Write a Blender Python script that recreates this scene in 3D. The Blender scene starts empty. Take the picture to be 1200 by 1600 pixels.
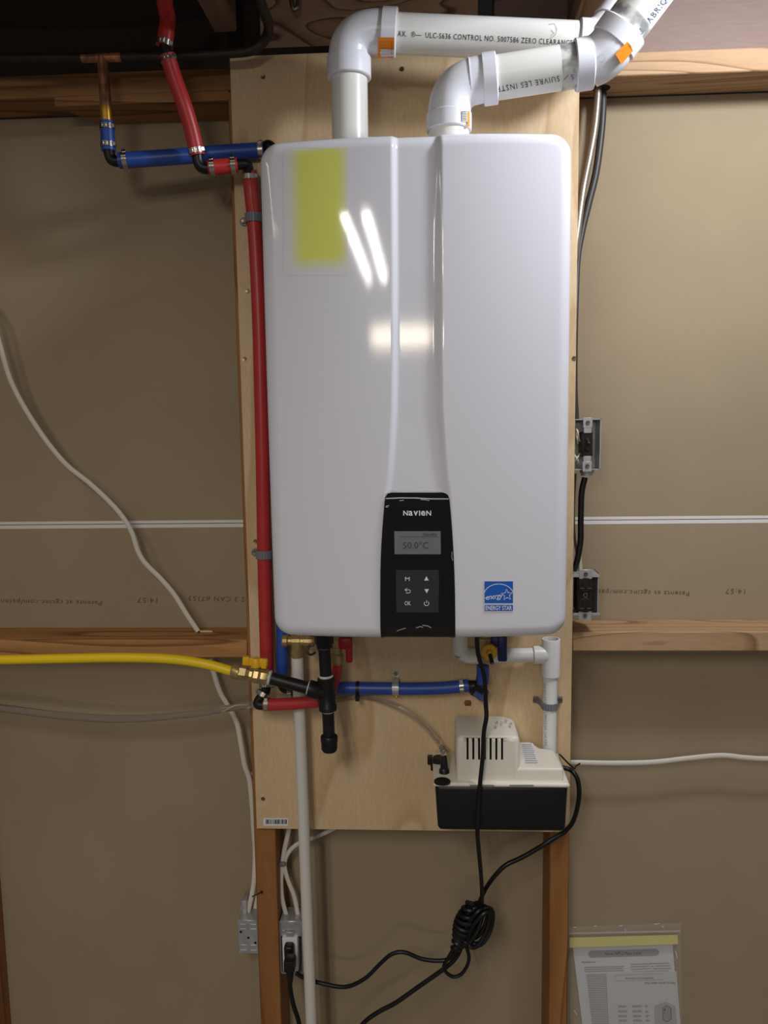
import bpy, bmesh, math, random
from mathutils import Vector, Matrix
random.seed(7)
S = bpy.context.scene
COL = S.collection
PI = math.pi

# ------------------------------------------------------------------ camera
F_PX, CAM = 1250.0, Vector((0, -1.51, 1.55))
YAW, PITCH, ROLL = math.radians(3.0), math.radians(6.7), math.radians(0.85)
fwd = Vector((-math.sin(YAW)*math.cos(PITCH), math.cos(YAW)*math.cos(PITCH), -math.sin(PITCH)))
rt0 = Vector((math.cos(YAW), math.sin(YAW), 0)); up0 = rt0.cross(fwd)
rgt = rt0*math.cos(ROLL) - up0*math.sin(ROLL)
upv = rt0*math.sin(ROLL) + up0*math.cos(ROLL)
cd = bpy.data.cameras.new('camera'); cam = bpy.data.objects.new('camera', cd); COL.objects.link(cam)
cam.matrix_world = Matrix(((rgt.x, upv.x, -fwd.x, CAM.x), (rgt.y, upv.y, -fwd.y, CAM.y), (rgt.z, upv.z, -fwd.z, CAM.z), (0, 0, 0, 1)))
cd.sensor_fit = 'VERTICAL'; cd.sensor_height = 32.0; cd.lens = 32.0*F_PX/1600; cd.clip_start = .02
S.camera = cam

# ------------------------------------------------------------------ world, lights, exposure
S.view_settings.view_transform = 'Standard'; S.view_settings.look = 'None'
S.view_settings.gamma = 1; S.view_settings.use_curve_mapping = False
S.view_settings.exposure = 0.0
W = bpy.data.worlds.new('world'); S.world = W; W.use_nodes = True
W.node_tree.nodes['Background'].inputs[0].default_value = (0.95, 0.93, 1.0, 1)
W.node_tree.nodes['Background'].inputs[1].default_value = 0.12


def area(name, loc, sx, sy, power, col, rot=(0, 0, 0), spread=PI):
    l = bpy.data.lights.new(name, 'AREA'); l.shape = 'RECTANGLE'; l.size = sx; l.size_y = sy
    l.energy = power; l.color = col; l.spread = spread
    o = bpy.data.objects.new(name, l); COL.objects.link(o); o.location = loc; o.rotation_euler = rot
    return o


def bulb(name, loc, r, power, col):
    l = bpy.data.lights.new(name, 'POINT'); l.energy = power; l.color = col; l.shadow_soft_size = r
    o = bpy.data.objects.new(name, l); COL.objects.link(o); o.location = loc
    return o


bulb('bare_bulb', (0.64, -0.52, 2.28), 0.06, 25.0, (0.85, 0.91, 1.0))                              # cool bare bulb in the joist bay, just out of frame upper right
area('tube_light', (0.50, -0.62, 2.215), 0.06, 0.5, 2.6, (0.86, 0.91, 1.0))
area('shop_light_tube', (-0.465, -2.35, 2.24), 0.04, 1.2, 14.5, (1.0, 0.955, 0.90))                 # twin tube fitting on the joists behind the camera
area('shop_light_tube', (-0.31, -2.35, 2.24), 0.04, 1.2, 14.5, (1.0, 0.955, 0.90))
area('shop_light_left', (-1.05, -1.15, 2.23), 0.08, 1.2, 2.6, (1.0, 0.93, 0.82))
area('warm_ceiling_light', (-0.38, -6.2, 2.31), 1.12, 0.20, 20.0, (1.0, 0.87, 0.68), (math.radians(62), 0, 0))

# ------------------------------------------------------------------ rays through the lens onto real surfaces


def ray(px, py):
    return (fwd + rgt*((px-600)/F_PX) + upv*((800-py)/F_PX))


def at(px, py, Y):
    d = ray(px, py)
    return CAM + d*((Y-CAM.y)/d.y)


def plane(Y):
    return lambda px, py: at(px, py, Y)


def atz(px, py, z):
    d = ray(px, py)
    return CAM + d*((z-CAM.z)/d.z)


def cylmap(p0, p1, r):
    a = (p1-p0).normalized()

    def f(px, py):
        d = ray(px, py); o = CAM-p0
        dd = d - a*d.dot(a); oo = o - a*o.dot(a)
        A = dd.dot(dd); Bq = 2*dd.dot(oo); Cq = oo.dot(oo)-r*r
        disc = max(Bq*Bq-4*A*Cq, 0.0)
        return CAM + d*((-Bq-math.sqrt(disc))/(2*A))
    return f


def px_m(py, Y, n=1.0):      # metres per pixel for a surface at depth Y, near image row py
    return n*(at(600, py, Y)-CAM).dot(fwd)/F_PX

# ------------------------------------------------------------------ materials


def lin(c):
    return tuple(((v/255)/12.92 if v/255 <= .04045 else ((v/255+.055)/1.055)**2.4) for v in c)


MATS = {}


def mat(name, c, rough=.5, metal=0, spec=.5, coat=0, var=0, vscale=20, bump=0, bscale=200, trans=0, ior=1.45, alpha=1):
    if name in MATS: return MATS[name]
    m = bpy.data.materials.new(name); m.use_nodes = True; n = m.node_tree.nodes; L = m.node_tree.links
    b = n['Principled BSDF']; c4 = lin(c)+(1,)
    b.inputs['Base Color'].default_value = c4; b.inputs['Roughness'].default_value = rough
    b.inputs['Metallic'].default_value = metal; b.inputs['Specular IOR Level'].default_value = spec
    b.inputs['Coat Weight'].default_value = coat; b.inputs['Coat Roughness'].default_value = .05
    b.inputs['Transmission Weight'].default_value = trans; b.inputs['IOR'].default_value = ior
    b.inputs['Alpha'].default_value = alpha
    tc = n.new('ShaderNodeTexCoord')
    if var:
        nz = n.new('ShaderNodeTexNoise'); nz.inputs['Scale'].default_value = vscale; nz.inputs['Detail'].default_value = 5
        L.new(tc.outputs['Object'], nz.inputs['Vector'])
        mr = n.new('ShaderNodeMapRange'); mr.inputs[3].default_value = 1-var; mr.inputs[4].default_value = 1+var
        mr.inputs[1].default_value = .3; mr.inputs[2].default_value = .7
        L.new(nz.outputs['Fac'], mr.inputs[0])
        mx = n.new('ShaderNodeMix'); mx.data_type = 'RGBA'; mx.blend_type = 'MULTIPLY'; mx.inputs[0].default_value = 1
        mx.inputs[6].default_value = c4; L.new(mr.outputs[0], mx.inputs[7]); L.new(mx.outputs[2], b.inputs['Base Color'])
    if bump:
        nb = n.new('ShaderNodeTexNoise'); nb.inputs['Scale'].default_value = bscale; nb.inputs['Detail'].default_value = 3
        L.new(tc.outputs['Object'], nb.inputs['Vector'])
        bp = n.new('ShaderNodeBump'); bp.inputs['Strength'].default_value = bump; bp.inputs['Distance'].default_value = .002
        L.new(nb.outputs['Fac'], bp.inputs['Height']); L.new(bp.outputs[0], b.inputs['Normal'])
    MATS[name] = m
    return m


def wood(name, c1, c2, c3, axis='Z', ring=14, rough=.6, fig=1.0, stretch=9.0, knots=0):
    """grain running along an axis: stretched noise bands, finer fibres, optional knots"""
    m = bpy.data.materials.new(name); m.use_nodes = True; n = m.node_tree.nodes; L = m.node_tree.links
    b = n['Principled BSDF']; b.inputs['Roughness'].default_value = rough; b.inputs['Specular IOR Level'].default_value = .3
    tc = n.new('ShaderNodeTexCoord'); mp = n.new('ShaderNodeMapping'); sc = [1, 1, 1]; sc['XYZ'.index(axis)] = 1/stretch
    mp.inputs['Scale'].default_value = sc; L.new(tc.outputs['Object'], mp.inputs['Vector'])
    big = n.new('ShaderNodeTexNoise'); big.inputs['Scale'].default_value = ring*.42; big.inputs['Detail'].default_value = 1.5
    L.new(mp.outputs[0], big.inputs['Vector'])
    mul = n.new('ShaderNodeMath'); mul.operation = 'MULTIPLY'; mul.inputs[1].default_value = 9*fig; L.new(big.outputs['Fac'], mul.inputs[0])
    fr = n.new('ShaderNodeMath'); fr.operation = 'FRACT'; L.new(mul.outputs[0], fr.inputs[0])
    fine = n.new('ShaderNodeTexNoise'); fine.inputs['Scale'].default_value = 260; fine.inputs['Detail'].default_value = 4
    L.new(mp.outputs[0], fine.inputs['Vector'])
    cr = n.new('ShaderNodeValToRGB'); e = cr.color_ramp.elements
    e[0].position = 0; e[0].color = lin(c1)+(1,); e[1].position = .75; e[1].color = lin(c2)+(1,)
    e2 = e.new(.93); e2.color = lin(c3)+(1,); e3 = e.new(1.0); e3.color = lin(c1)+(1,)
    L.new(fr.outputs[0], cr.inputs[0])
    mr = n.new('ShaderNodeMapRange'); mr.inputs[1].default_value = .3; mr.inputs[2].default_value = .7; mr.inputs[3].default_value = .93; mr.inputs[4].default_value = 1.06
    L.new(fine.outputs['Fac'], mr.inputs[0])
    mx = n.new('ShaderNodeMix'); mx.data_type = 'RGBA'; mx.blend_type = 'MULTIPLY'; mx.inputs[0].default_value = 1
    L.new(cr.outputs[0], mx.inputs[6]); L.new(mr.outputs[0], mx.inputs[7])
    out = mx.outputs[2]
    if knots:
        vo = n.new('ShaderNodeTexVoronoi'); vo.inputs['Scale'].default_value = knots; L.new(tc.outputs['Object'], vo.inputs['Vector'])
        k = n.new('ShaderNodeMapRange'); k.inputs[1].default_value = .03; k.inputs[2].default_value = .12; k.inputs[3].default_value = .3; k.inputs[4].default_value = 1
        L.new(vo.outputs['Distance'], k.inputs[0])
        m2 = n.new('ShaderNodeMix'); m2.data_type = 'RGBA'; m2.blend_type = 'MULTIPLY'; m2.inputs[0].default_value = 1
        L.new(out, m2.inputs[6]); L.new(k.outputs[0], m2.inputs[7]); out = m2.outputs[2]
    L.new(out, b.inputs['Base Color'])
    bp = n.new('ShaderNodeBump'); bp.inputs['Strength'].default_value = .12; bp.inputs['Distance'].default_value = .001
    L.new(fine.outputs['Fac'], bp.inputs['Height']); L.new(bp.outputs[0], b.inputs['Normal'])
    MATS[name] = m
    return m


M_PAPER = mat('drywall_paper', (160, 143, 117), .85, var=.05, vscale=5, bump=.05, bscale=350, spec=.2)
M_TAPE = mat('white_edge_paper', (225, 222, 215), .7)
M_STUD = wood('stud_wood', (160, 112, 64), (146, 96, 52), (120, 76, 40), 'Z', 16, knots=5)
M_BLOCK = wood('spruce_block', (178, 146, 112), (168, 136, 100), (132, 98, 66), 'X', 14, fig=2.4, knots=4)
M_BLOCK_OLD = wood('aged_block', (158, 114, 70), (146, 102, 60), (104, 68, 36), 'X', 14, fig=1.3, knots=4)
M_BLOCK_MID = wood('knotty_block', (186, 136, 84), (174, 122, 72), (126, 84, 46), 'X', 14, fig=2.2, knots=4)
M_RIM_MID = wood('brightened_stained_rim_wood', (196, 164, 138), (174, 142, 118), (104, 78, 64), 'X', 26, fig=1.6, stretch=3, knots=9)  # stained wood, colour raised to stand in for light blocked there
M_RIM = wood('rim_wood', (136, 116, 108), (122, 103, 96), (98, 80, 72), 'X', 10, knots=4)
M_SHADEW = wood('shade_dark_wood', (50, 42, 36), (44, 36, 31), (32, 26, 22), 'X', 10)  # shade of the unlit void put into the wood colour
M_JOIST = wood('joist_wood', (146, 122, 100), (132, 108, 88), (100, 78, 60), 'Y', 14)
M_PLY = wood('birch_plywood', (216, 189, 150), (209, 180, 140), (196, 165, 124), 'Z', 10, rough=.55, fig=.8, stretch=5)
M_PLYEDGE = mat('plywood_edge', (176, 126, 72), .7, var=.2, vscale=40)
M_CASE = mat('white_casing', (218, 218, 224), .065, bump=.014, bscale=480, spec=.5)
M_BLACKG = mat('gloss_black_panel', (12, 12, 13), .12, coat=.3)
M_PVC = mat('white_pvc', (232, 231, 224), .3, var=.02, vscale=8)
M_PVCF = mat('white_pvc_fitting', (232, 233, 238), .28)
M_PVCD = mat('drain_pvc', (226, 226, 222), .3)
M_REDX = mat('red_pex', (182, 50, 48), .38, var=.06, vscale=12)
M_BLUEX = mat('blue_pex', (44, 78, 160), .38, var=.06, vscale=12)
M_BPLAST = mat('black_plastic', (20, 20, 22), .4)
M_CORD = mat('black_cord_rubber', (13, 13, 14), .42)
M_STEEL = mat('stainless_steel', (190, 186, 178), .28, metal=1, var=.15, vscale=90)
M_SCREW = mat('screw_metal', (128, 110, 84), .35, metal=.8)
M_GALV = mat('galvanised_steel', (186, 188, 188), .42, metal=.6, var=.14, vscale=60)
M_GREYP = mat('grey_plastic', (120, 122, 128), .4)
M_BRASS = mat('brass', (178, 154, 104), .36, metal=.6, var=.15, vscale=70)
M_BRASSY = mat('yellow_brass', (214, 168, 66), .35, metal=.7)
M_COPPER = mat('tarnished_copper', (168, 116, 86), .34, metal=.55, var=.6, vscale=55)
M_COPDARK = mat('blackened_pipe', (46, 40, 36), .5, metal=.3, var=.3, vscale=30)
M_IRON = mat('black_iron', (30, 29, 30), .42, metal=.3, var=.3, vscale=60, bump=.2, bscale=160)
M_DOPE = mat('thread_sealant', (196, 200, 190), .8, var=.25, vscale=200)
M_YEL = mat('yellow_tube', (238, 204, 22), .4)
M_YELH = mat('yellow_handle', (232, 176, 24), .4)
M_REDH = mat('red_handle', (172, 26, 38), .4)
M_BLUEH = mat('navy_handle', (30, 34, 92), .4)
M_PIPEW = mat('white_discharge_tube', (216, 212, 202), .45)
M_VINYL = mat('clear_vinyl', (214, 208, 198), .06, trans=.88, ior=1.45, spec=.8)
M_PUMPW = mat('cream_pump_plastic', (224, 219, 204), .38)
M_TANK = mat('black_tank', (15, 15, 15), .45)
M_ORANGE = mat('orange_label', (242, 142, 30), .5)
M_INK = mat('black_ink', (38, 38, 42), .6)
M_INKL = mat('faded_ink', (104, 90, 72), .8)
M_INKB = mat('blue_grey_ink', (84, 92, 122), .6)
M_WHITEP = mat('white_print', (226, 226, 226), .6)
M_ESBLUE = mat('logo_blue', (28, 92, 182), .4)
M_LCD = mat('lcd_glass', (112, 118, 118), .25)
M_LCDINK = mat('lcd_ink', (56, 60, 62), .4)
M_KEYS = mat('keypad_grey', (50, 50, 50), .25)
M_ROMEX = mat('white_cable', (216, 210, 194), .45)
M_DEVICE = mat('brown_device', (36, 26, 24), .35)
M_WHITED = mat('white_device', (226, 226, 226), .35)
M_ARMOR = mat('armored_cable', (168, 164, 150), .35, metal=.8)
M_ARMORD = mat('dark_cable', (62, 60, 58), .45, metal=.2)
M_SHEET = mat('paper_sheet', (208, 210, 210), .7)
M_SHEETG = mat('grey_header', (150, 152, 156), .7)
M_SHEETL = mat('grey_text', (150, 150, 150), .8)
M_MASK = mat('masking_tape', (214, 206, 140), .6, var=.04, vscale=30)
M_BAG = mat('clear_bag', (240, 240, 240), .08, alpha=.12, spec=.8)
M_BAGZIP = mat('clear_zip', (225, 222, 212), .2, alpha=.45)
M_GREYSTAIN = mat('grey_primer', (150, 152, 154), .25, var=.18, vscale=60, alpha=.75)
_n = M_GREYSTAIN.node_tree; _t = _n.nodes.new('ShaderNodeTexNoise'); _t.inputs['Scale'].default_value = 45
_r = _n.nodes.new('ShaderNodeMapRange'); _r.inputs[1].default_value = .42; _r.inputs[2].default_value = .6; _r.inputs[3].default_value = .15; _r.inputs[4].default_value = .8
_n.links.new(_n.nodes['Texture Coordinate'].outputs['Object'], _t.inputs['Vector']); _n.links.new(_t.outputs['Fac'], _r.inputs[0]); _n.links.new(_r.outputs[0], _n.nodes['Principled BSDF'].inputs['Alpha'])
M_HOLE = mat('dark_recess', (8, 8, 8), .9)
M_FLOOR = mat('concrete', (128, 124, 118), .8, var=.12, vscale=6, bump=.2, bscale=60)
M_SUB = wood('subfloor_wood', (140, 112, 80), (126, 98, 68), (100, 74, 50), 'X', 8)
M_LABELW = mat('white_label', (222, 222, 224), .5)


def soft_label(name, c, base, x0, x1, z0, z1, soft):
    """a printed sticker whose ink fades out towards its edges (object coordinates: metres)"""
    m = bpy.data.materials.new(name); m.use_nodes = True; n = m.node_tree.nodes; L = m.node_tree.links
    b = n['Principled BSDF']; b.inputs['Roughness'].default_value = .06
    tc = n.new('ShaderNodeTexCoord'); sx = n.new('ShaderNodeSeparateXYZ'); L.new(tc.outputs['Object'], sx.inputs[0])

    def edge(sock, a, bb):
        r = n.new('ShaderNodeMapRange'); r.interpolation_type = 'SMOOTHSTEP'; r.inputs[1].default_value = a; r.inputs[2].default_value = bb
        L.new(sx.outputs[sock], r.inputs[0]); return r.outputs[0]
    cur = None
    for o in (edge(0, x0, x0+soft), edge(0, x1, x1-soft), edge(2, z0, z0+soft), edge(2, z1, z1-soft)):
        if cur is None: cur = o
        else:
            mm = n.new('ShaderNodeMath'); mm.operation = 'MULTIPLY'; L.new(cur, mm.inputs[0]); L.new(o, mm.inputs[1]); cur = mm.outputs[0]
    mx = n.new('ShaderNodeMix'); mx.data_type = 'RGBA'; mx.inputs[6].default_value = lin(base)+(1,); mx.inputs[7].default_value = lin(c)+(1,)
    L.new(cur, mx.inputs[0]); L.new(mx.outputs[2], b.inputs['Base Color'])
    return m

# ------------------------------------------------------------------ mesh building


def catmull(pts, n=8):
    out = []
    P = [pts[0]*2-pts[1]] + list(pts) + [pts[-1]*2-pts[-2]]
    for i in range(1, len(P)-2):
        a, b, c, d = P[i-1:i+3]
        for k in range(n):
            t = k/n
            out.append(.5*((2*b)+(c-a)*t+(2*a-5*b+4*c-d)*t*t+(3*b-a-3*c+d)*t**3))
    out.append(pts[-1].copy())
    return out


class B:
    def __init__(s): s.bm = bmesh.new()

    def quad(s, *ps):
        s.bm.faces.new([s.bm.verts.new(p) for p in ps])

    def box(s, x0, x1, y0, y1, z0, z1, bev=0, seg=2):
        r = bmesh.ops.create_cube(s.bm, size=1)
        for v in r['verts']:
            v.co = Vector(((x0+x1)/2+v.co.x*(x1-x0), (y0+y1)/2+v.co.y*(y1-y0), (z0+z1)/2+v.co.z*(z1-z0)))
        if bev:
            es = list({e for v in r['verts'] for e in v.link_edges})
            bmesh.ops.bevel(s.bm, geom=es, offset=bev, segments=seg, affect='EDGES', profile=.5)

    def obox(s, c, ax, ay, az, hx, hy, hz, bev=0, seg=2):
        r = bmesh.ops.create_cube(s.bm, size=2)
        for v in r['verts']:
            v.co = c + ax*(v.co.x*hx)+ay*(v.co.y*hy)+az*(v.co.z*hz)
        if bev:
            es = list({e for v in r['verts'] for e in v.link_edges})
            bmesh.ops.bevel(s.bm, geom=es, offset=bev, segments=seg, affect='EDGES', profile=.5)

    def hexa(s, b, t):          # bottom four and top four corners
        vb = [s.bm.verts.new(p) for p in b]; vt = [s.bm.verts.new(p) for p in t]
        s.bm.faces.new(vb[::-1]); s.bm.faces.new(vt)
        for i in range(4):
            j = (i+1) % 4; s.bm.faces.new((vb[i], vb[j], vt[j], vt[i]))

    def sweep(s, pts, r, seg=14, caps=True, flat=None, smooth=0):
        """tube along points; r a number or a list; flat = cross-section scale across the Y-facing normal"""
        if smooth:
            if isinstance(r, (list, tuple)):
                R = []
                for i in range(len(r)-1):
                    R += [r[i]+(r[i+1]-r[i])*k/smooth for k in range(smooth)]
                r = R+[r[-1]]
            pts = catmull(pts, smooth)
        n = len(pts); rr = list(r) if isinstance(r, (list, tuple)) else [r]*n
        rings = []; nrm = None
        for i in range(n):
            t = (pts[min(i+1, n-1)]-pts[max(i-1, 0)]).normalized()
            if nrm is None or flat:
                ref = Vector((0, 1, 0)) if abs(t.y) < .9 else Vector((1, 0, 0))
                nrm = (ref - t*ref.dot(t)).normalized()
            else:
                nrm = (nrm - t*nrm.dot(t)).normalized()
            bn = t.cross(nrm)
            rings.append([s.bm.verts.new(pts[i] + nrm*(math.cos(a)*rr[i]*(flat or 1)) + bn*(math.sin(a)*rr[i]))
                          for a in [2*PI*k/seg for k in range(seg)]])
        for i in range(n-1):
            for k in range(seg):
                j = (k+1) % seg
                s.bm.faces.new((rings[i][k], rings[i][j], rings[i+1][j], rings[i+1][k]))
        if caps:
            s.bm.faces.new(rings[0][::-1]); s.bm.faces.new(rings[-1])
        return s

    def lathe(s, p0, ax, prof, seg=20, caps=True):
        """prof: (distance along the axis, radius)"""
        ax = ax.normalized()
        return s.sweep2([(p0+ax*d, r) for d, r in prof], ax, seg, caps)

    def sweep2(s, pr, ax, seg, caps):
        ref = Vector((0, 1, 0)) if abs(ax.y) < .9 else Vector((1, 0, 0))
        n1 = (ref-ax*ref.dot(ax)).normalized(); n2 = ax.cross(n1); rings = []
        for p, r in pr:
            rings.append([s.bm.verts.new(p+n1*(math.cos(2*PI*k/seg)*r)+n2*(math.sin(2*PI*k/seg)*r)) for k in range(seg)])
        for i in range(len(rings)-1):
            for k in range(seg):
                j = (k+1) % seg
                s.bm.faces.new((rings[i][k], rings[i][j], rings[i+1][j], rings[i+1][k]))
        if caps:
            s.bm.faces.new(rings[0][::-1]); s.bm.faces.new(rings[-1])
        return s

    def cyl(s, p0, p1, r, seg=16):
        d = p1-p0; b = min(.0012, r*.2, d.length*.3)
        return s.lathe(p0, d, [(0, r-b), (b, r), (d.length-b, r), (d.length, r-b)], seg)

    def decal(s, rows, mapfn, eps=.0005, nx=6, thick=0):
        """rows of (left px, right px, py) laid on a surface along the view ray"""
        g = []
        for l, rgtx, y in rows:
            row = []
            for i in range(nx+1):
                px = l+(rgtx-l)*i/nx; p = mapfn(px, y) if not isinstance(y, tuple) else mapfn(px, y[0]+(y[1]-y[0])*i/nx)
                row.append(s.bm.verts.new(p-(p-CAM).normalized()*eps))
            g.append(row)
        for a in range(len(g)-1):
            for i in range(nx):
                s.bm.faces.new((g[a][i], g[a+1][i], g[a+1][i+1], g[a][i+1]))
        if thick:
            bnd = g[0] + [r[-1] for r in g[1:]] + g[-1][-2::-1] + [r[0] for r in g[-2:0:-1]]
            bk = [s.bm.verts.new(v.co+(v.co-CAM).normalized()*thick) for v in bnd]
            for i in range(len(bnd)):
                j = (i+1) % len(bnd); s.bm.faces.new((bnd[i], bnd[j], bk[j], bk[i]))
        return s

    def strip(s, pts, w, mapfn, eps=.0008, close=False):
        """a drawn line, w px wide, on a surface"""
        n = len(pts); L = []
        for i in range(n):
            a = pts[(i-1) % n] if (close or i) else pts[0]; b = pts[(i+1) % n] if (close or i < n-1) else pts[-1]
            t = Vector((b[0]-a[0], b[1]-a[1])); t = t.normalized() if t.length else Vector((1, 0)); q = Vector((-t.y, t.x))*w/2
            pair = []
            for sg in (1, -1):
                p = mapfn(pts[i][0]+q.x*sg, pts[i][1]+q.y*sg); pair.append(s.bm.verts.new(p-(p-CAM).normalized()*eps))
            L.append(pair)
        for i in range(n if close else n-1):
            a, b = L[i], L[(i+1) % n]; s.bm.faces.new((a[0], b[0], b[1], a[1]))
        return s

    def poly(s, pts, mapfn, eps=.0008):
        vs = []
        for x, y in pts:
            p = mapfn(x, y); vs.append(s.bm.verts.new(p-(p-CAM).normalized()*eps))
        s.bm.faces.new(vs); return s

    def text(s, st, cx, cy, h, mapfn, ang=0, xs=1.0, eps=.0008, shear=0, align='CENTER', space=1.0, bold=0, fit=0):
        """lettering h px tall on a surface; ang in degrees, 180 = upside down"""
        cu = bpy.data.curves.new('t', 'FONT'); cu.body = st; cu.size = 1; cu.align_x = align; cu.resolution_u = 2
        cu.shear = shear; cu.space_character = space; cu.offset = bold
        o = bpy.data.objects.new('t', cu); COL.objects.link(o)
        me = bpy.data.meshes.new_from_object(o.evaluated_get(bpy.context.evaluated_depsgraph_get()))
        bpy.data.objects.remove(o); bpy.data.curves.remove(cu)
        k = h/.70
        if fit:
            xx_ = [v.co.x for v in me.vertices]; xs = fit/(k*(max(xx_)-min(xx_))); mid = (max(xx_)+min(xx_))/2
            for v in me.vertices: v.co.x -= mid
        ca, sa = math.cos(math.radians(ang)), math.sin(math.radians(ang)); vs = []
        for v in me.vertices:
            x = v.co.x*k*xs; y = (v.co.y-.35)*k
            p = mapfn(cx+x*ca-y*sa, cy-(x*sa+y*ca)); vs.append(s.bm.verts.new(p-(p-CAM).normalized()*eps))
        for f in me.polygons:
            try: s.bm.faces.new([vs[i] for i in f.vertices])
            except ValueError: pass
        bpy.data.meshes.remove(me)
        return s

    def mesh(s, name, m, loc, smooth=True, ang=38):
        bmesh.ops.recalc_face_normals(s.bm, faces=s.bm.faces)
        for v in s.bm.verts: v.co -= loc
        me = bpy.data.meshes.new(name); s.bm.to_mesh(me); s.bm.free()
        me.materials.append(m)
        if smooth:
            for p in me.polygons: p.use_smooth = True
            me.set_sharp_from_angle(angle=math.radians(ang))
        return me

    def part(s, name, m, parent, label=None, smooth=True, ang=38, kind=None):
        r = parent
        while r.parent: r = r.parent
        o = bpy.data.objects.new(name, s.mesh(name, m, r.location, smooth, ang)); COL.objects.link(o); o.parent = parent
        if label: o['label'] = label
        if kind: o['kind'] = kind
        return o

    def thing(s, name, m, loc, label, cat, group=None, smooth=True, ang=38):
        loc = Vector(loc)
        o = bpy.data.objects.new(name, s.mesh(name, m, loc, smooth, ang)); COL.objects.link(o); o.location = loc
        o['label'] = label; o['category'] = cat
        if group: o['group'] = group
        return o


def root(name, loc, label, cat, group=None):
    o = bpy.data.objects.new(name, None); COL.objects.link(o); o.location = loc; o.empty_display_size = .05
    o['label'] = label; o['category'] = cat
    if group: o['group'] = group
    return o


def struct(name, loc=(0, 0, 0)):
    o = bpy.data.objects.new(name, None); COL.objects.link(o); o.location = loc; o['kind'] = 'structure'
    return o


_cache = {}


def place(name, key, build, m, parent, pos, zax, xhint, label=None):
    """a shared mesh set at pos with its local Z along zax and local X towards xhint"""
    if key not in _cache:
        b = B(); build(b); _cache[key] = b.mesh(name, m, Vector((0, 0, 0)))
    o = bpy.data.objects.new(name, _cache[key]); COL.objects.link(o); o.parent = parent
    r = parent
    while r.parent: r = r.parent
    z = zax.normalized(); x = (xhint-z*xhint.dot(z)).normalized(); y = z.cross(x); p = pos-r.location
    o.matrix_local = Matrix(((x.x, y.x, z.x, p.x), (x.y, y.y, z.y, p.y), (x.z, y.z, z.z, p.z), (0, 0, 0, 1)))
    if label: o['label'] = label
    return o


TOCAM = Vector((0, -1, 0))


def clamp_mesh(r):
    def f(b):
        b.lathe(Vector((0, 0, -.0042)), Vector((0, 0, 1)), [(0, r), (0, r+.0012), (.0084, r+.0012), (.0084, r)], 20, caps=False)
        # the two pinched bumps and the tail of the crimp ring
        b.obox(Vector((r+.0022, -.0030, 0)), Vector((1, 0, 0)), Vector((0, 1, 0)), Vector((0, 0, 1)), .0018, .0012, .0042, .0005, 1)
        b.obox(Vector((r+.0022, .0030, 0)), Vector((1, 0, 0)), Vector((0, 1, 0)), Vector((0, 0, 1)), .0018, .0012, .0042, .0005, 1)
        b.obox(Vector((r*.55, -r*.84-.0012, 0)), Vector((.84, -.55, 0)), Vector((.55, .84, 0)), Vector((0, 0, 1)), .0022, .0035, .0036, .0006, 1)
    return f


def clamp(parent, pos, axis, r, hint=TOCAM):
    return place('clamp_ring', ('clamp', round(r, 4)), clamp_mesh(r), M_STEEL, parent, pos, axis, hint, 'crimped steel clamp ring')


def screw_mesh(b):
    b.lathe(Vector((0, 0, -.004)), Vector((0, 0, 1)), [(0, .0016), (.003, .0018), (.0046, .0042), (.0052, .0040), (.0048, .0012)], 12)


def screw(parent, px, py, Y=0.0, s=1):
    return place('screw', ('screw', s), screw_mesh, M_SCREW, parent, at(px, py, Y)+Vector((0, 0, 0)), TOCAM, Vector((1, 0, 0)))


def P(Y, *pts):
    """pixel points at depth Y, or (px, py, own depth)"""
    return [at(p[0], p[1], p[2] if len(p) > 2 else Y) for p in pts]


YS, YD = .018, .113          # front of the studs, face of the drywall
# ================================================================== SETTING
w = struct('wall_back', (0, 0, 0))
zj = 1.3385
b = B(); b.box(-1.7, 1.5, YD, YD+.013, zj+.0045, 2.1478); b.part('gypsum_panel', M_PAPER, w, 'upper brown paper faced gypsum panel', False)
b = B(); b.box(-1.7, 1.5, YD, YD+.013, 0.0, zj-.0045); b.part('gypsum_panel', M_PAPER, w, 'lower brown paper faced gypsum panel', False)
b = B(); b.box(-1.7, 1.5, YD-.0006, YD+.012, zj+.0008, zj+.0068, .0004, 1); b.part('edge_paper', M_TAPE, w, 'white folded edge of the upper panel')
b = B(); b.box(-1.7, 1.5, YD-.0006, YD+.012, zj-.0085, zj-.0008, .0004, 1); b.part('edge_paper', M_TAPE, w, 'white folded edge of the lower panel')


def stud(px0, px1, py, name='stud'):
    x0 = at(px0, py, YS).x; x1 = at(px1, py, YS).x
    b = B(); b.box(x0, x1, YS, YD-.001, .04, 2.148, .002, 1); b.part(name, M_STUD, w)
    return x0, x1


sl = stud(404, 437, 1500); sr = stud(858, 888, 1450)
xs0 = at(9, 1480, YD).x
b = B(); b.box(xs0-.038, xs0, YS, YD-.001, .04, 2.148, .002, 1); b.part('stud', M_STUD, w)
b = B(); b.box(.86, .898, YS, YD-.001, .04, 2.148, .002, 1); b.part('stud', M_STUD, w)
b = B(); b.box(-1.7, 1.5, YS, YD-.001, 0, .038, .002, 1); b.part('sole_plate', M_BLOCK_OLD, w)
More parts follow.
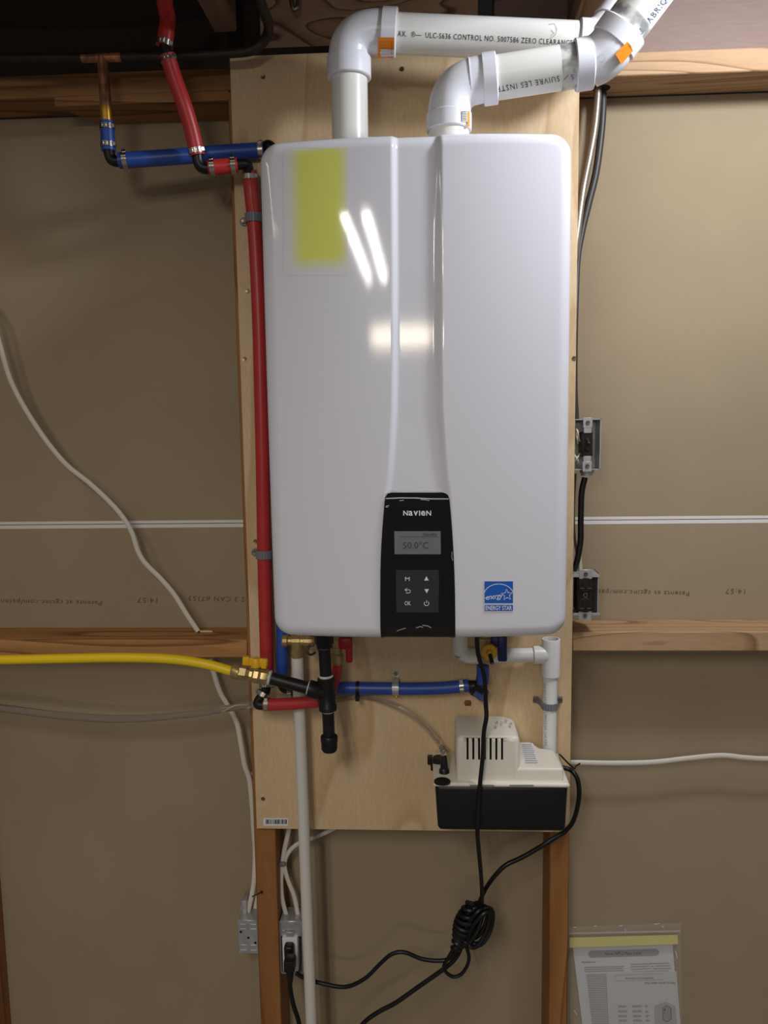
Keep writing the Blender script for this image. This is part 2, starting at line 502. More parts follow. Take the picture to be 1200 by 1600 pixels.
# flat blocking between the studs, tilted a hair as in the photograph
for nm, xa, xb, za, zb_, m, lb in (('blocking', xs0, sl[0], 1.081, 1.118, M_BLOCK_MID, 'aged knotty blocking left of the plywood'),
                                  ('blocking', sr[1], .86, 1.0945, 1.1335, M_BLOCK, 'pale spruce blocking right of the plywood'),
                                  ('blocking', sl[1], sr[0], 1.085, 1.123, M_BLOCK, None)):
    b = B(); b.box(xa+.0005, xb-.0005, YS, YD-.001, za, zb_, .002, 1); b.part(nm, m, w, lb)
xsplit = -.05
for xa, xb, m in ((-1.7, xsplit, M_BLOCK_OLD), (xsplit, 1.5, M_BLOCK)):
    b = B(); b.box(xa, xb, YS, YD-.001, 2.1495, 2.1895, .002, 1); b.part('top_plate', m, w)
b = B(); b.box(-1.7, 1.5, YD+.003, YD+.013, 2.1480, 2.1494); b.part('plate_edge', M_HOLE, w, 'dark gap under the top plate')
xa = at(85, 160, YS).x; xb = at(357, 160, YS).x
b = B(); b.hexa([Vector((xa, YS+.001, 2.133)), Vector((xb, YS+.001, 2.133)), Vector((xb, YD-.002, 2.131)), Vector((xa+.05, YD-.002, 2.131))],
                [Vector((xa, YS+.001, 2.1492)), Vector((xb, YS+.001, 2.1492)), Vector((xb, YD-.002, 2.1492)), Vector((xa+.05, YD-.002, 2.1492))])
b.part('furring_strip', M_BLOCK_OLD, w, 'thin strip nailed under the top plate', False)
xg0 = at(747, 10, .07).x; xg1 = at(772, 10, .07).x
xr0 = pj0 = at(376, 66, -.01).x+.02
b = B(); b.box(-1.7, xr0-.0005, .07, .108, 2.190, 2.43, .002, 1); b.part('rim_board', M_SHADEW, w, 'rim board left of the joist, shade put into its colour')
b = B(); b.box(xr0, xg0, .07, .108, 2.190, 2.43, .002, 1); b.part('rim_board', M_RIM_MID, w, 'stained brown rim board above the plywood, colour brightened for missing light')
b = B(); b.box(xg1, 1.5, .07, .108, 2.190, 2.43, .002, 1); b.part('rim_board', M_RIM, w)
b = B(); b.box(-1.7, 1.5, .109, .122, 2.1495, 2.46); b.part('sheathing', mat('grey_sheathing', (92, 94, 106), .8), w, 'dark sheathing behind the rim boards', False)

c = struct('ceiling', (0, 0, 0))
b = B(); b.box(-1.7, 1.5, -3.6, .12, 2.46, 2.48); b.part('subfloor', M_SUB, c, None, False)
pj = at(336, 62, -.01); pj2 = at(376, 66, -.01)
for x0 in (pj.x-1.22, pj.x-.61, pj.x, pj.x+.635, pj.x+1.26):
    b = B(); b.box(x0, x0+.040, -3.6, -.012 if abs(x0-pj.x) < .01 else .068, 2.236, 2.459, .002, 1); b.part('joist', M_JOIST, c)
b = B(); b.box(-1.7, xsplit, .052, .069, 2.1897, 2.2355, .002, 1); b.part('blocking', M_SHADEW, c)  # darkened like the left rim board, shade painted in
b = B(); b.box(-1.7, 1.5, -3.6, .126, -.05, 0)
fl = b.thing('floor', M_FLOOR, (0, -1.7, 0), '', 'floor', smooth=False)
del fl['label']; del fl['category']; fl['kind'] = 'structure'

# faded print on the gypsum paper (upside down, as the sheets hang)
dw = plane(YD)
b = B(); b.text('14:57', 1149, 924, 8, dw, 178.6, space=1.15, fit=31); b.text('Patents at cgcinc.com/pat', 1006, 926, 7, dw, 178.7, space=1.12, fit=142)
b.text('14:57', 230, 938, 8, dw, 179, space=1.15, fit=31); b.text('Patents at cgcinc.com/patents', 75, 941, 7, dw, 179, space=1.12, fit=168)
b.text('US 3 CAN #7153', 343, 936, 7.5, dw, 179, space=1.15, fit=96)
b.part('stencil_print', M_INKL, w, 'faded upside down print on the gypsum paper', False)

# ================================================================== PLYWOOD BOARD
px0, px1 = -.3455, .2785
pzt, pzb = 2.2005, .7325
pl = root('plywood_board', ((px0+px1)/2, YS, pzb), 'tall pale birch plywood backing board screwed to the studs', 'board')
b = B(); b.box(px0, px1, 0, YS-.0004, pzb, pzt, .0008, 1); o = b.part('panel', M_PLY, pl, None)
o.data.materials.append(M_PLYEDGE)
for p in o.data.polygons:
    if abs(p.normal.y) < .5: p.material_index = 1
for x, y in ((387, 455), (382, 561), (399, 846), (411, 1248), (411, 120), (628, 108), (381, 1035), (870, 1250), (897, 560)):
    screw(pl, x, y)
kn = at(732, 1100, 0)
b = B(); b.decal([(727, 735, 1094), (725, 737, 1098), (727, 736, 1103)], plane(0), .0004, 3); b.part('knot', mat('knot', (120, 78, 40), .7, var=.3, vscale=90), pl, 'small brown knot')
b = B(); b.decal([(411, 450, 1278), (411.5, 450, 1290.5)], plane(0), .0006, 2); bs = b.part('barcode_sticker', M_LABELW, pl, 'white barcode sticker')
b = B(); x = 415.5
while x < 446.5:
    wd = random.choice((.7, .7, 1.3, 2.0)); b.decal([(x, x+wd, 1280.5), (x, x+wd, 1287.5)], plane(0), .0010, 1); x += wd+random.choice((.7, 1.0, 1.6))
b.part('barcode', M_INK, bs, None, False)

# ================================================================== WATER HEATER
hx0, hx1 = -.2375, .2135
hz0, hz1 = 1.2160, 1.9485
xc, zc = (hx0+hx1)/2, (hz0+hz1)/2
RE, RC = .020, .030


def sstep(t):
    t = max(0, min(1, t)); return t*t*(3-2*t)


def lerp_tab(tab, z):
    if z >= tab[0][0]: return tab[0][1]
    for (za, xa), (zb2, xb2) in zip(tab, tab[1:]):
        if z >= zb2: return xa+(xb2-xa)*(za-z)/(za-zb2)
    return tab[-1][1]


CH_L = [(p.z, p.x) for p in P(-.338, (610, 212), (611.5, 400), (612, 560), (611, 640), (608, 700), (604, 745), (599, 780), (594, 870), (593, 1000))]
CH_R = [(p.z, p.x) for p in P(-.338, (692, 205), (692, 400), (692, 560), (693, 640), (697, 700), (701, 745), (706, 780), (710, 870), (712, 1000))]
Z_F0 = at(650, 662, -.338).z; Z_F1 = at(650, 776, -.338).z


def rr_sdf(x, z):           # inside distance to the rounded outline
    qx = abs(x-xc)-(hx1-hx0)/2+RC; qz = abs(z-zc)-(hz1-hz0)/2+RC
    return RC-(math.hypot(max(qx, 0), max(qz, 0))+min(max(qx, qz), 0))


def front_y(x, z, edge=True):
    u = abs((x-xc)/(hx1-xc))
    y = -.3385+.020*u**2.3+.004*((z-zc)/(hz1-zc))**2
    d = .0078-.0034*max(0, min(1, (Z_F0-z)/.15))
    xl, xr = lerp_tab(CH_L, z), lerp_tab(CH_R, z)
    y += d*sstep((x-xl)/.0105)*sstep((xr-x)/.0125)
    if edge:
        e = rr_sdf(x, z)
        if e < RE: e = max(e, 0); y += RE-math.sqrt(max(RE*RE-(RE-e)**2, 0))
    return y


def hface(px, py):
    Y = -.335
    for _ in range(5):
        p = at(px, py, Y); Y = front_y(p.x, p.z)
    return at(px, py, Y)


wh = root('water_heater', (xc, 0, hz0), 'white wall mounted tankless water heater with black control panel', 'water heater')


def steps(a, bb, fine0, fine1, st, extra=None):
    v = []; x = a
    while x < bb-1e-6:
        v.append(x); h = st
        if x < a+fine0 or x > bb-fine1: h = .0018
        if extra and extra[0] < x < extra[1]: h = .0017
        x += h
    v.append(bb); return v


xsn = steps(hx0, hx1, .024, .026, .006, (-.075, .055)); zsn = steps(hz0, hz1, .024, .026, .006)
b = B(); grid = []
for z in zsn:
    row = []
    for x in xsn:
        X, Z = x, z
        for sx in (-1, 1):
            for sz in (-1, 1):
                ix = (hx1 if sx > 0 else hx0)-sx*RC; iz = (hz1 if sz > 0 else hz0)-sz*RC
                a, q = (x-ix)*sx/RC, (z-iz)*sz/RC
                if a > 0 and q > 0:
                    X = ix+sx*RC*a*math.sqrt(1-q*q/2); Z = iz+sz*RC*q*math.sqrt(1-a*a/2)
        row.append(b.bm.verts.new((X, front_y(X, Z), Z)))
    grid.append(row)
for i in range(len(zsn)-1):
    for j in range(len(xsn)-1):
        b.bm.faces.new((grid[i][j], grid[i][j+1], grid[i+1][j+1], grid[i+1][j]))
bnd = grid[0]+[r[-1] for r in grid[1:]]+grid[-1][-2::-1]+[r[0] for r in grid[-2:0:-1]]
prev = bnd
for yy in (-.20, -.012):
    nx_ = [b.bm.verts.new((v.co.x, yy, v.co.z)) for v in bnd]
    for i in range(len(bnd)):
        j = (i+1) % len(bnd); b.bm.faces.new((prev[i], prev[j], nx_[j], nx_[i]))
    prev = nx_
b.bm.faces.new(prev)
b.part('casing', M_CASE, wh, None, True, 50)
b = B(); b.box(hx0+.03, hx1-.03, -.0119, -.0006, hz0+.02, hz1-.03); b.part('mounting_bracket', M_GALV, wh, 'steel bracket behind the casing')
# black control panel
rows = [(611, 692, 769.5), (606, 697, 771), (603.5, 700, 774), (602, 701.5, 778), (601, 702.5, 784), (599, 704.5, 805), (597, 706.5, 830), (595.3, 708.3, 860), (594.3, 709.8, 890), (594, 710.8, 925), (594, 711.2, 960), (594.3, 711.3, 985), (594.6, 711.3, 994.6)]
rows = rows[:-2]+[(594.2, 711.3, 976)]


def panel_map(px, py):          # below the last pixel row the panel wraps the rounded lower lip; py is then a height in metres
    if py > 3: return hface(px, py)
    x = hface(px, 976).x; return Vector((x, front_y(x, py), py-.0012))


z_l = hface(650, 976).z
rows += [(594.2+.1*k, 711.3, hz0+d_) for k, d_ in enumerate((z_l-hz0-.004, .016, .012, .009, .006, .004, .0025, .0012, .0004)) if hz0+d_ < z_l]
b = B(); b.decal(rows, panel_map, .0022, 16, .006); cp = b.part('control_panel', M_BLACKG, wh, 'glossy black tapered control panel')
pf = lambda px, py: (lambda p: p-(p-CAM).normalized()*.0022)(hface(px, py))
b = B(); b.strip([(603, 779), (625, 778), (650, 778.2), (675, 779.5), (701, 779.5)], 1.3, pf, .0006)
b.strip([(600, 778), (602, 771), (608, 766.5), (625, 766.5)], 1.0, pf, .0006); b.strip([(645, 766.5), (675, 766), (690, 768), (698, 771), (705, 778)], 1.2, pf, .0006)
b.part('film_edge_highlight', M_WHITEP, cp, 'painted highlight along the edge of the protective film', False)  # white strips paint the highlight on the film edge
b = B()                                        # brand lettering, its a, v and e drawn at capital height
for ch, xx, ww, hh, dy_ in (('N', 633.7, 7.2, 7.6, 0), ('a', 641.6, 6.6, 10.6, 1.55), ('v', 649.6, 7.0, 10.4, 1.45), ('I', 655.6, 1.7, 7.6, 0), ('e', 661.2, 6.8, 10.6, 1.55), ('N', 669.8, 7.6, 7.6, 0)):
    b.text(ch, xx, 801.6-dy_, hh, pf, 0, 1, bold=.018, fit=ww)
b.part('brand_lettering', M_WHITEP, cp, 'white brand lettering', False)
b = B(); b.decal([(616, 688.5, 830), (616.3, 688.6, 848), (616.6, 688.8, 866)], pf, .0006, 4); lcd = b.part('display', M_LCD, cp, 'grey liquid crystal display')
b = B(); b.text('50.0°C', 649.5, 852, 10, pf, 0, 1.02, .0012, fit=40); b.text('Standby', 672, 834.5, 4.6, pf, 0, .95, .0012, fit=22); b.strip([(624, 838.8), (686, 838.8)], .6, pf, .0012)
b.part('display_digits', M_LCDINK, cp, 'dark display digits', False)
b = B(); b.decal([(618.5, 685.5, 890.5), (618.8, 685.8, 920), (619.3, 685, 957)], pf, .0006, 4); kp = b.part('keypad', M_KEYS, cp, 'dark grey touch keypad')
b = B()
b.text('M', 636.5, 904.5, 6, pf, 0, 1.05, .0012, fit=7); b.text('OK', 637, 942.5, 6.5, pf, 0, .95, .0012, fit=9.5)
b.poly([(662.8, 907), (669.8, 907), (666.3, 900.5)], pf, .0012); b.poly([(663.2, 920.5), (670.2, 920.5), (666.7, 927)], pf, .0012)
b.strip([(636, 919), (632.5, 921.5), (636, 924)], .9, pf, .0012)
b.strip([(632.5, 921.5), (639, 921.5), (641.2, 923), (641.3, 925), (639.5, 926.5), (634, 926.5)], .9, pf, .0012)
b.strip([(666.5+3.6*math.sin(math.radians(a)), 942.8-3.6*math.cos(math.radians(a))) for a in range(40, 325, 15)], .9, pf, .0012)
b.strip([(666.5, 938), (666.5, 942.5)], .9, pf, .0012)
b.part('key_symbols', M_WHITEP, cp, 'white key symbols', False)
# painted glints on wrinkles of the clear film still on the panel
b = B()
for pts in ([(624, 782.5), (631, 781.5)], [(657, 780.5), (665, 781), (671, 782)], [(602.5, 792), (606, 792.5)], [(603, 791), (608, 790)], [(620, 986), (628, 983), (634, 981.5)], [(650, 981), (657, 979), (661, 980.5)], [(660, 977), (668, 978), (674, 981)], [(706.5, 862), (706, 870), (707.5, 876)]):
    b.strip(pts, 1.1, pf, .0012)
b.part('film_wrinkle_glint', mat('clear_film_glint', (170, 172, 176), .2), cp, 'painted glints on wrinkles in the clear film', False, kind='stuff')
# energy efficiency logo sticker
b = B(); b.decal([(755.8, 803, 906), (755.8, 803, 930), (756, 802.8, 956)], hface, .0006, 4); es = b.part('logo_sticker', M_LABELW, wh, 'square blue and white energy logo sticker')
b = B(); b.decal([(757, 801.6, 908.3), (757, 801.6, 942.6)], hface, .0010, 4); b.decal([(757.2, 801.4, 945.2), (757.2, 801.4, 954.6)], hface, .0010, 4); b.part('logo_field', M_ESBLUE, es)
b = B()
b.strip([(779.3+24*math.cos(math.radians(a))*.98, 931+18.5*math.sin(math.radians(a))*-1) for a in range(12, 170, 8)], 1.0, hface, .0014)
st = []
for k in range(10):
    rr_ = 9.2 if k % 2 == 0 else 3.9; a = math.radians(-90+36*k-4); st.append((792+rr_*math.cos(a), 929.5+rr_*math.sin(a)))
b.strip(st, 1.1, hface, .0014, True)
b.text('energy', 772.5, 931.5, 8.4, hface, 7, .92, .0014, shear=.35, space=.9, fit=27); b.strip([(757.5, 934.5), (760, 934), (763, 932.5)], .8, hface, .0014)
b.text('ENERGY STAR', 779.3, 949.8, 6.6, hface, 0, .86, .0014, fit=41, bold=.012)
b.part('logo_lettering', M_WHITEP, es, 'white logo lettering and star', False)
# yellow printed sticker, its ink soft at the edges
q0, q1 = hface(436, 420), hface(556, 210)
rx, rz = wh.location.x, wh.location.z
sx0, sx1, sz0, sz1 = hface(443, 300).x-rx, hface(557, 300).x-rx, hface(490, 430).z-rz, hface(490, 229).z+.016-rz
M_YLAB = soft_label('yellow_label_ink', (220, 224, 112), (218, 218, 224), sx0, sx1, sz0, sz1, .030)
b = B(); b.decal([(443, 543, y) for y in (231, 236, 245, 260, 280, 300, 320, 340, 360, 380, 400, 415, 422, 430)], hface, .00012, 24); b.part('yellow_sticker', M_YLAB, wh, 'yellow rating sticker with soft edges')

# ================================================================== VENT PIPES
RP, RH = .0300, .0345


def elbow(b, pts, r, hub=.0, seg=24, n=10):
    b.sweep(pts, r, seg, True, None, n)


def hubring(b, p, ax, half, r=RH):
    ax = ax.normalized(); b.lathe(p-ax*half, ax, [(0, r-.0015), (.0015, r), (2*half-.0015, r), (2*half, r-.0015)], 28)


vl = root('vent_pipe', at(547, 211, -.125), 'rear white vent pipe printed with black capitals running level to the right', 'pipe', 'vent pipes on the water heater')
YV = -.125
A0 = at(547, 214, YV); A0.z = hz1+.0003; A1 = at(545.5, 110, YV)
b = B(); b.sweep([A0, A1], RP, 28); b.part('pipe', M_PVC, vl, 'upright white pipe')
Bq0 = at(600, 51.5, YV); Bq1 = at(912, 66, YV)
b = B(); hubring(b, at(545.5, 107, YV), A1-A0, .0165, .0362)
elb = P(YV, (545.3, 98), (545.2, 88), (548, 73), (557, 60), (572, 52.5), (588, 50.5), (598, 51))
b.sweep(elb, .0335, 28, True, None, 6)
hubring(b, at(608.5, 51.5, YV), Bq1-Bq0, .0125, .0372)
e1 = b.part('elbow', M_PVCF, vl, 'white moulded elbow fitting')
cm = cylmap(Bq0, Bq1, .0373)
b = B(); b.decal([(590.5, 616, 58.5), (590.5, 616, 75), (590, 614.5, 90.5)], cm, .0004, 6); ol = b.part('orange_label', M_ORANGE, e1, 'orange label')
b = B()
for i in range(5): b.text('warning text line', 600.5, 65+i*5, 1.8, cm, -2, .9, .0009)
b.text('ATTENTION', 612, 75, 3, cm, 90, .9, .0009); b.part('label_print', mat('red_ink', (168, 62, 24), .6), e1, None, False)
b = B(); b.sweep([at(616, 52.2, YV), Bq1], RP, 28); b.part('pipe', M_PVC, vl, 'level white pipe with black print')
cm = cylmap(at(616, 52.2, YV), Bq1, RP)
b = B()
b.text('AX.  ®—  ULC-S636 CONTROL NO. 5007586 ZERO CLEARANCE', 758, 59.6, 8.6, cm, -3.1, .98, .0004, space=1.12, fit=274)
b.part('pipe_print', M_INK, vl, 'black capitals printed on the pipe', False)
b = B(); b.strip([(857, 38), (866, 37), (870, 45), (868, 54), (860, 60)], 2, cm, .0004); b.strip([(861, 47), (866, 52), (860, 56)], 1.6, cm, .0004); b.part('smudge', mat('smudge', (190, 188, 180), .5), vl, None, False)
b = B(); hubring(b, at(915, 66.5, YV), Bq1-Bq0, .013)
q = P(YV, (922, 66, ), (940, 58), (960, 36), (972, 20)); b.sweep(q, .0335, 26, True, None, 6)
hubring(b, at(962, 31, YV), q[-1]-q[-2], .012); b.part('elbow', M_PVCF, vl, 'white forty five degree elbow')
b = B(); b.sweep(P(YV, (960, 36), (1030, -60)), RP, 26); b.part('pipe', M_PVC, vl, 'rising white pipe')

YW = -.265
vr = root('vent_pipe', at(703, 208, YW), 'front white vent pipe with upside down print slanting up to a 45 degree elbow', 'pipe', 'vent pipes on the water heater')
C0 = at(701.5, 210, YW); C0.z = hz1+.0012
b = B(); b.sweep([C0, at(701, 196, YW)], RP, 28); b.part('pipe', M_PVC, vl if False else vr, 'short white stub')
b = B(); hubring(b, at(701.5, 192, YW), Vector((0, 0, 1)), .0125, .0335)
elb = P(YW, (702, 184), (702.5, 172), (706, 155), (716, 140), (731, 130), (747, 125.5), (757, 123.5)); b.sweep(elb, .0318, 28, True, None, 6)
D0 = at(765, 123.5, YW); D1 = at(912, 100.5, YW-.01)
hubring(b, D0, D1-D0, .0105, .0355); e2 = b.part('elbow', M_PVCF, vr, 'white moulded elbow fitting')
b = B(); hubring(b, at(735, 128, YW), D1-D0, .001, .033); b.part('mould_seam', M_PVCF, e2)
cm2 = cylmap(at(702, 200, YW), at(702, 150, YW), .0342)
b = B(); b.decal([(722, 730, 172.5), (722, 730, 190)], cm2, .0006, 3); b.part('barcode_label', M_LABELW, e2, 'white barcode label')
b = B()
for i in range(6): b.decal([(722.5, 729.5, 174+i*2.6), (722.5, 729.5, 175.2+i*2.6)], cm2, .0012, 2)
b.part('barcode', M_INK, e2, None, False)
b = B(); b.decal([(730, 733.6, 174), (730, 733.8, 185), (730, 733.6, 198)], cm2, .0006, 3); b.part('orange_label', M_ORANGE, e2, 'orange label')
b = B(); b.sweep([D0, D1], RP+.0002, 28); b.part('pipe', M_PVC, vr, 'slanting white pipe with upside down print')
cm = cylmap(D0, D1, RP+.0002)
b = B(); b.text('SUIVRE LES INSTR', 825, 131.5, 9, cm, 190, 1.02, .0004, space=1.2, fit=100); b.strip([(881, 125), (888, 117)], 1.0, cm, .0004); b.part('pipe_print', M_INK, vr, 'black upside down lettering', False)
b = B(); b.text('S', 894.5, 120.5, 8.4, cm, 189.5, 1.0, .0024); b.part('pipe_print', mat('violet_ink', (84, 78, 168), .6), vr, 'violet letter', False)
b = B(); ax = (D1-D0).normalized(); L0 = (at(874, 104, YW)-D0).dot(ax); L1 = (at(902, 99, YW)-D0).dot(ax)
b.lathe(D0+ax*L0, ax, [(0, RP+.0004), (.001, RP+.0007), (L1-L0, RP+.0008)], 28, False); b.part('primer_band', M_GREYSTAIN, vr, 'grey glossy solvent smear beside the elbow')
b = B(); hubring(b, at(912, 100.5, YW-.01), D1-D0, .0125, .0352)
q = [at(922, 98, YW-.01), at(936, 91, YW-.013), at(950, 79, YW-.017), at(960, 66, YW-.02), at(967, 56, YW-.022)]
b.sweep(q, .0338, 28, True, None, 6)
E0, E1 = q[-1], at(1062, -72, YW-.05); axe = (E1-E0).normalized()
hubring(b, E0, E1-E0, .0125, .0360); e3 = b.part('elbow', M_PVCF, vr, 'white forty five degree elbow')
ea = cylmap(q[0], q[2], .034)
b = B(); b.strip([(940+5.3*math.cos(k*PI/9), 91+5.6*math.sin(k*PI/9)) for k in range(18)], .7, ea, .0006, True); b.part('mould_mark', mat('mould_mark', (196, 198, 206), .4), e3, None, False)
ce = cylmap(E0, E1, .0361)
b = B(); b.poly([(961.7, 85), (980, 65), (986, 71), (989, 80), (970.7, 101), (966, 92)], ce, .0024); b.part('orange_label', M_ORANGE, e3, 'orange label')
b = B(); b.sweep([E0, E1], RP+.0012, 28); b.part('pipe', M_PVC, vr, 'white pipe rising out of the picture')
ce2 = cylmap(E0, E1, RP+.0012)
b = B(); b.text('S DU FABRIQUANT', 1025, 18, 9, ce2, 52.5, 1.02, .0004, space=1.16, fit=138); b.part('pipe_print', M_INKB, vr, 'blue grey capitals on the pipe', False)
b = B(); b.lathe(E0+axe*.012, axe, [(0, RP+.0014), (.002, RP+.0018), (.018, RP+.0018)], 28, False); b.part('primer_band', M_GREYSTAIN, vr, 'grey glossy solvent smear')

# ================================================================== COPPER AND PEX WATER LINES
YC = -.045
cl = root('copper_pipe', at(160, 95, YC), 'dark tarnished copper pipe with soldered tee under the ceiling', 'pipe')
hp = P(YC, (-160, 92), (60, 90.5), (150, 90)); b = B(); b.sweep(hp, .0075, 14); b.part('pipe', M_COPDARK, cl)
hp = P(YC, (170, 89.5), (280, 88), (350, 84), (388, 80), (409, 68), (419, 50, YC-.015), (418, 32, YC-.05), (409, 8, YC-.10), (396, -40, YC-.19)); b = B(); b.sweep(hp, [.0075]*3+[.0085]*6, 14, True, None, 6); b.part('pipe', M_COPDARK, cl, 'dark bent pipe')
b = B(); b.sweep(P(YC, (128, 91), (190, 89.5)), .0078, 14); b.sweep(P(YC, (160, 90), (162.5, 128)), .0092, 16); b.part('tee', M_COPPER, cl, 'soldered copper tee')
b = B(); b.sweep(P(YC, (162.5, 124), (165.5, 168)), [.0098, .0102], 16); b.part('riser', M_COPPER, cl, 'tarnished copper drop')
b = B(); b.lathe(at(165.5, 168, YC), at(167.2, 193, YC)-at(165.5, 168, YC), [(0, .0098), (.006, .0102), (.012, .0098), (.034, .0098)], 16); b.part('adapter', M_BRASSY, cl, 'brass adapter')

bl = root('blue_water_pipe', at(300, 243, -.03), 'blue plastic water pipe running level from copper drop to heater', 'pipe', 'blue water pipes')
q = P(YC, (167, 190), (168.2, 210), (169.6, 236)); b = B(); b.sweep(q, .0125, 18); b.part('tube', M_BLUEX, bl)
clamp(bl, at(167.5, 199, YC), q[-1]-q[0], .0126); clamp(bl, at(169.2, 227, YC), q[-1]-q[0], .0126)
b = B(); b.sweep([at(169.5, 232, YC), at(171, 240, YC), at(174, 248.5, YC), at(182, 252, YC), at(192, 251.5, YC)], .0098, 16, True, None, 5); b.part('elbow', M_BPLAST, bl, 'black plastic elbow')
q = [at(186, 251, YC), at(240, 247.5, -.038), at(300, 243, -.026), at(360, 238, -.019), at(413, 234.5, -.019)]; b = B(); b.sweep(q, .0138, 20, True, None, 6); b.part('tube', M_BLUEX, bl)
clamp(bl, at(196, 250.5, YC+.001), q[1]-q[0], .0139); clamp(bl, at(408, 234.8, -.019), q[-1]-q[-2], .0139, Vector((0, -1, .5)))
b = B(); b.sweep([at(412, 233, -.019), at(419, 229, -.014), at(425, 234, -.012), at(429.5, 252, -.0145)], [.011, .0115, .011, .0105], 14, True, None, 4); b.part('elbow', M_BPLAST, bl, 'black plastic elbow')

rl = root('red_water_pipe', at(405, 700, -.03), 'long red plastic water pipe running down beside the white heater', 'pipe')
q = P(-.10, (258, -60, -.19), (257, 0, -.13), (262, 28), (260, 50), (256.5, 72)); b = B(); b.sweep(q, .0133, 20, True, None, 6); b.part('tube', M_REDX, rl)
clamp(rl, at(257.5, 68, -.10), q[-1]-q[-2], .0134); clamp(rl, at(263.5, 93, -.098), Vector((.2, 0, -1)), .0128)
b = B(); b.sweep(P(-.10, (257, 70), (259, 80), (262, 90)), .009, 14); b.part('coupling', M_BPLAST, rl, 'black plastic coupling')
q = [at(261, 85, -.10), at(272, 120, -.092), at(288, 165, -.085), at(300, 205, -.076), at(308.5, 243, -.07)]; b = B(); b.sweep(q, .0134, 20, True, None, 6); b.part('tube', M_REDX, rl)
clamp(rl, at(307, 236, -.0705), q[-1]-q[-2], .0135)
b = B(); b.sweep([at(308.5, 240, -.07), at(310, 252, -.069), at(314, 260, -.068), at(322, 263, -.066), at(332, 262, -.064)], .0100, 16, True, None, 5); b.part('elbow', M_BPLAST, rl, 'black plastic elbow')
q = [at(325, 262, -.064), at(345, 260.5, -.06), at(371, 258, -.054)]; b = B(); b.sweep(q, .0130, 20); b.part('tube', M_REDX, rl, 'short level red tube')
clamp(rl, at(331, 261.6, -.063), q[1]-q[0], .0131); clamp(rl, at(364, 258.8, -.0555), q[1]-q[0], .0131)
b = B(); b.sweep([at(370, 257.5, -.053), at(381, 256.5, -.048), at(387, 260, -.042), at(389, 272, -.036)], .0094, 16, True, None, 5); b.part('elbow', M_BPLAST, rl, 'black plastic elbow')
q = P(-.026, (389.5, 266, -.034), (392.5, 300), (396.5, 340), (401.5, 420), (405.5, 520), (408, 620), (410.3, 720), (412.5, 860), (415, 960), (417, 1040, -.03), (416.5, 1074, -.045)); b = B(); b.sweep(q, .0130, 20, True, None, 5); b.part('tube', M_REDX, rl, 'long upright red tube')
clamp(rl, at(390, 275, -.032), q[1]-q[0], .0131)
clamp(rl, at(416.5, 1071, -.044), q[-1]-q[-2], .0131)
b = B(); b.sweep([at(416.5, 1068, -.044), at(414, 1082, -.055), at(405.5, 1093, -.064), at(403, 1100, -.07), at(411, 1102, -.072), at(424, 1101.5, -.073)], .0092, 16, True, None, 5); b.part('elbow', M_BPLAST, rl, 'black plastic elbow')
q = [at(413, 1101.5, -.073), at(455, 1100, -.078), at(499, 1096, -.083)]; b = B(); b.sweep(q, .0115, 18); b.part('tube', M_REDX, rl, 'short level red tube')
clamp(rl, at(418, 1101, -.0735), q[1]-q[0], .0116); clamp(rl, at(411, 1084, -.058), Vector((.6, .3, 1)), .0112)

# straps that hold the pipes to the plywood


def strap_one(px, py, pipe_x, r, Y, name, label, group):
    t = root(name, at(px, py, 0), label, 'pipe strap', group)
    pc = at(pipe_x, py, Y); e = at(px, py, 0)
    b = B(); arc = [Vector((pc.x+math.cos(a)*(r+.001), pc.y+math.sin(a)*(r+.001), pc.z)) for a in [PI+k*PI/10 for k in range(11)]]
    pts = [Vector((e.x, -.0015, pc.z)), Vector((arc[0].x-.002, -.0015, pc.z))] + arc + [Vector((arc[-1].x, -.0015, pc.z))]
    n = len(pts)
    for i in range(n-1):
        p, q_ = pts[i], pts[i+1]; tt = (q_-p)
        if tt.length < 1e-5: continue
        nn = Vector((tt.y, -tt.x, 0)).normalized()*.0016; h = Vector((0, 0, .0078))
        b.hexa([p-h, q_-h, q_-h+nn, p-h+nn], [p+h, q_+h, q_+h+nn, p+h+nn])
    b.part('saddle', M_GREYP, t, None)
    b = B(); b.lathe(Vector((e.x, 0, pc.z)), TOCAM, [(0, .0075), (.003, .0075), (.0038, .0065)], 16); b.part('ear', M_GREYP, t)
    place('screw', ('screw', 1), screw_mesh, M_SCREW, t, Vector((e.x, -.0040, pc.z)), TOCAM, Vector((1, 0, 0)))
    return t


strap_one(381, 341, 396.5, .0133, -.026, 'pipe_strap', 'grey plastic strap around red pipe near the top of the heater', 'grey straps on the red pipe')
strap_one(399, 866, 412.5, .0133, -.026, 'pipe_strap', 'grey plastic strap around red pipe low beside the heater', 'grey straps on the red pipe')

# cold inlet: blue tube under the heater
YB = -.026
b2 = root('blue_water_pipe', at(640, 1075, YB), 'blue plastic water pipe running level below the heater', 'pipe', 'blue water pipes')
b = B(); b.sweep([at(430.5, 262, -.0150), at(433, 420, -.0150), at(436.5, 640, -.0150), at(440, 900, -.0170), at(441, 1000, YB), at(441, 1058, YB)], .0115, 18, True, None, 6); b.part('tube', M_BLUEX, b2, 'upright blue tube behind the heater edge')
b = B(); b.sweep(P(YB, (441, 1054), (441.5, 1068), (446, 1075), (458, 1076), (472, 1075.5)), .0105, 16, True, None, 5); b.part('elbow', M_BPLAST, b2, 'black plastic elbow')
q = P(YB, (462, 1075.5), (520, 1075), (580, 1075.5), (640, 1076), (690, 1075), (732, 1071)); b = B(); b.sweep(q, .0122, 20, True, None, 5); b.part('tube', M_BLUEX, b2, 'level blue tube')
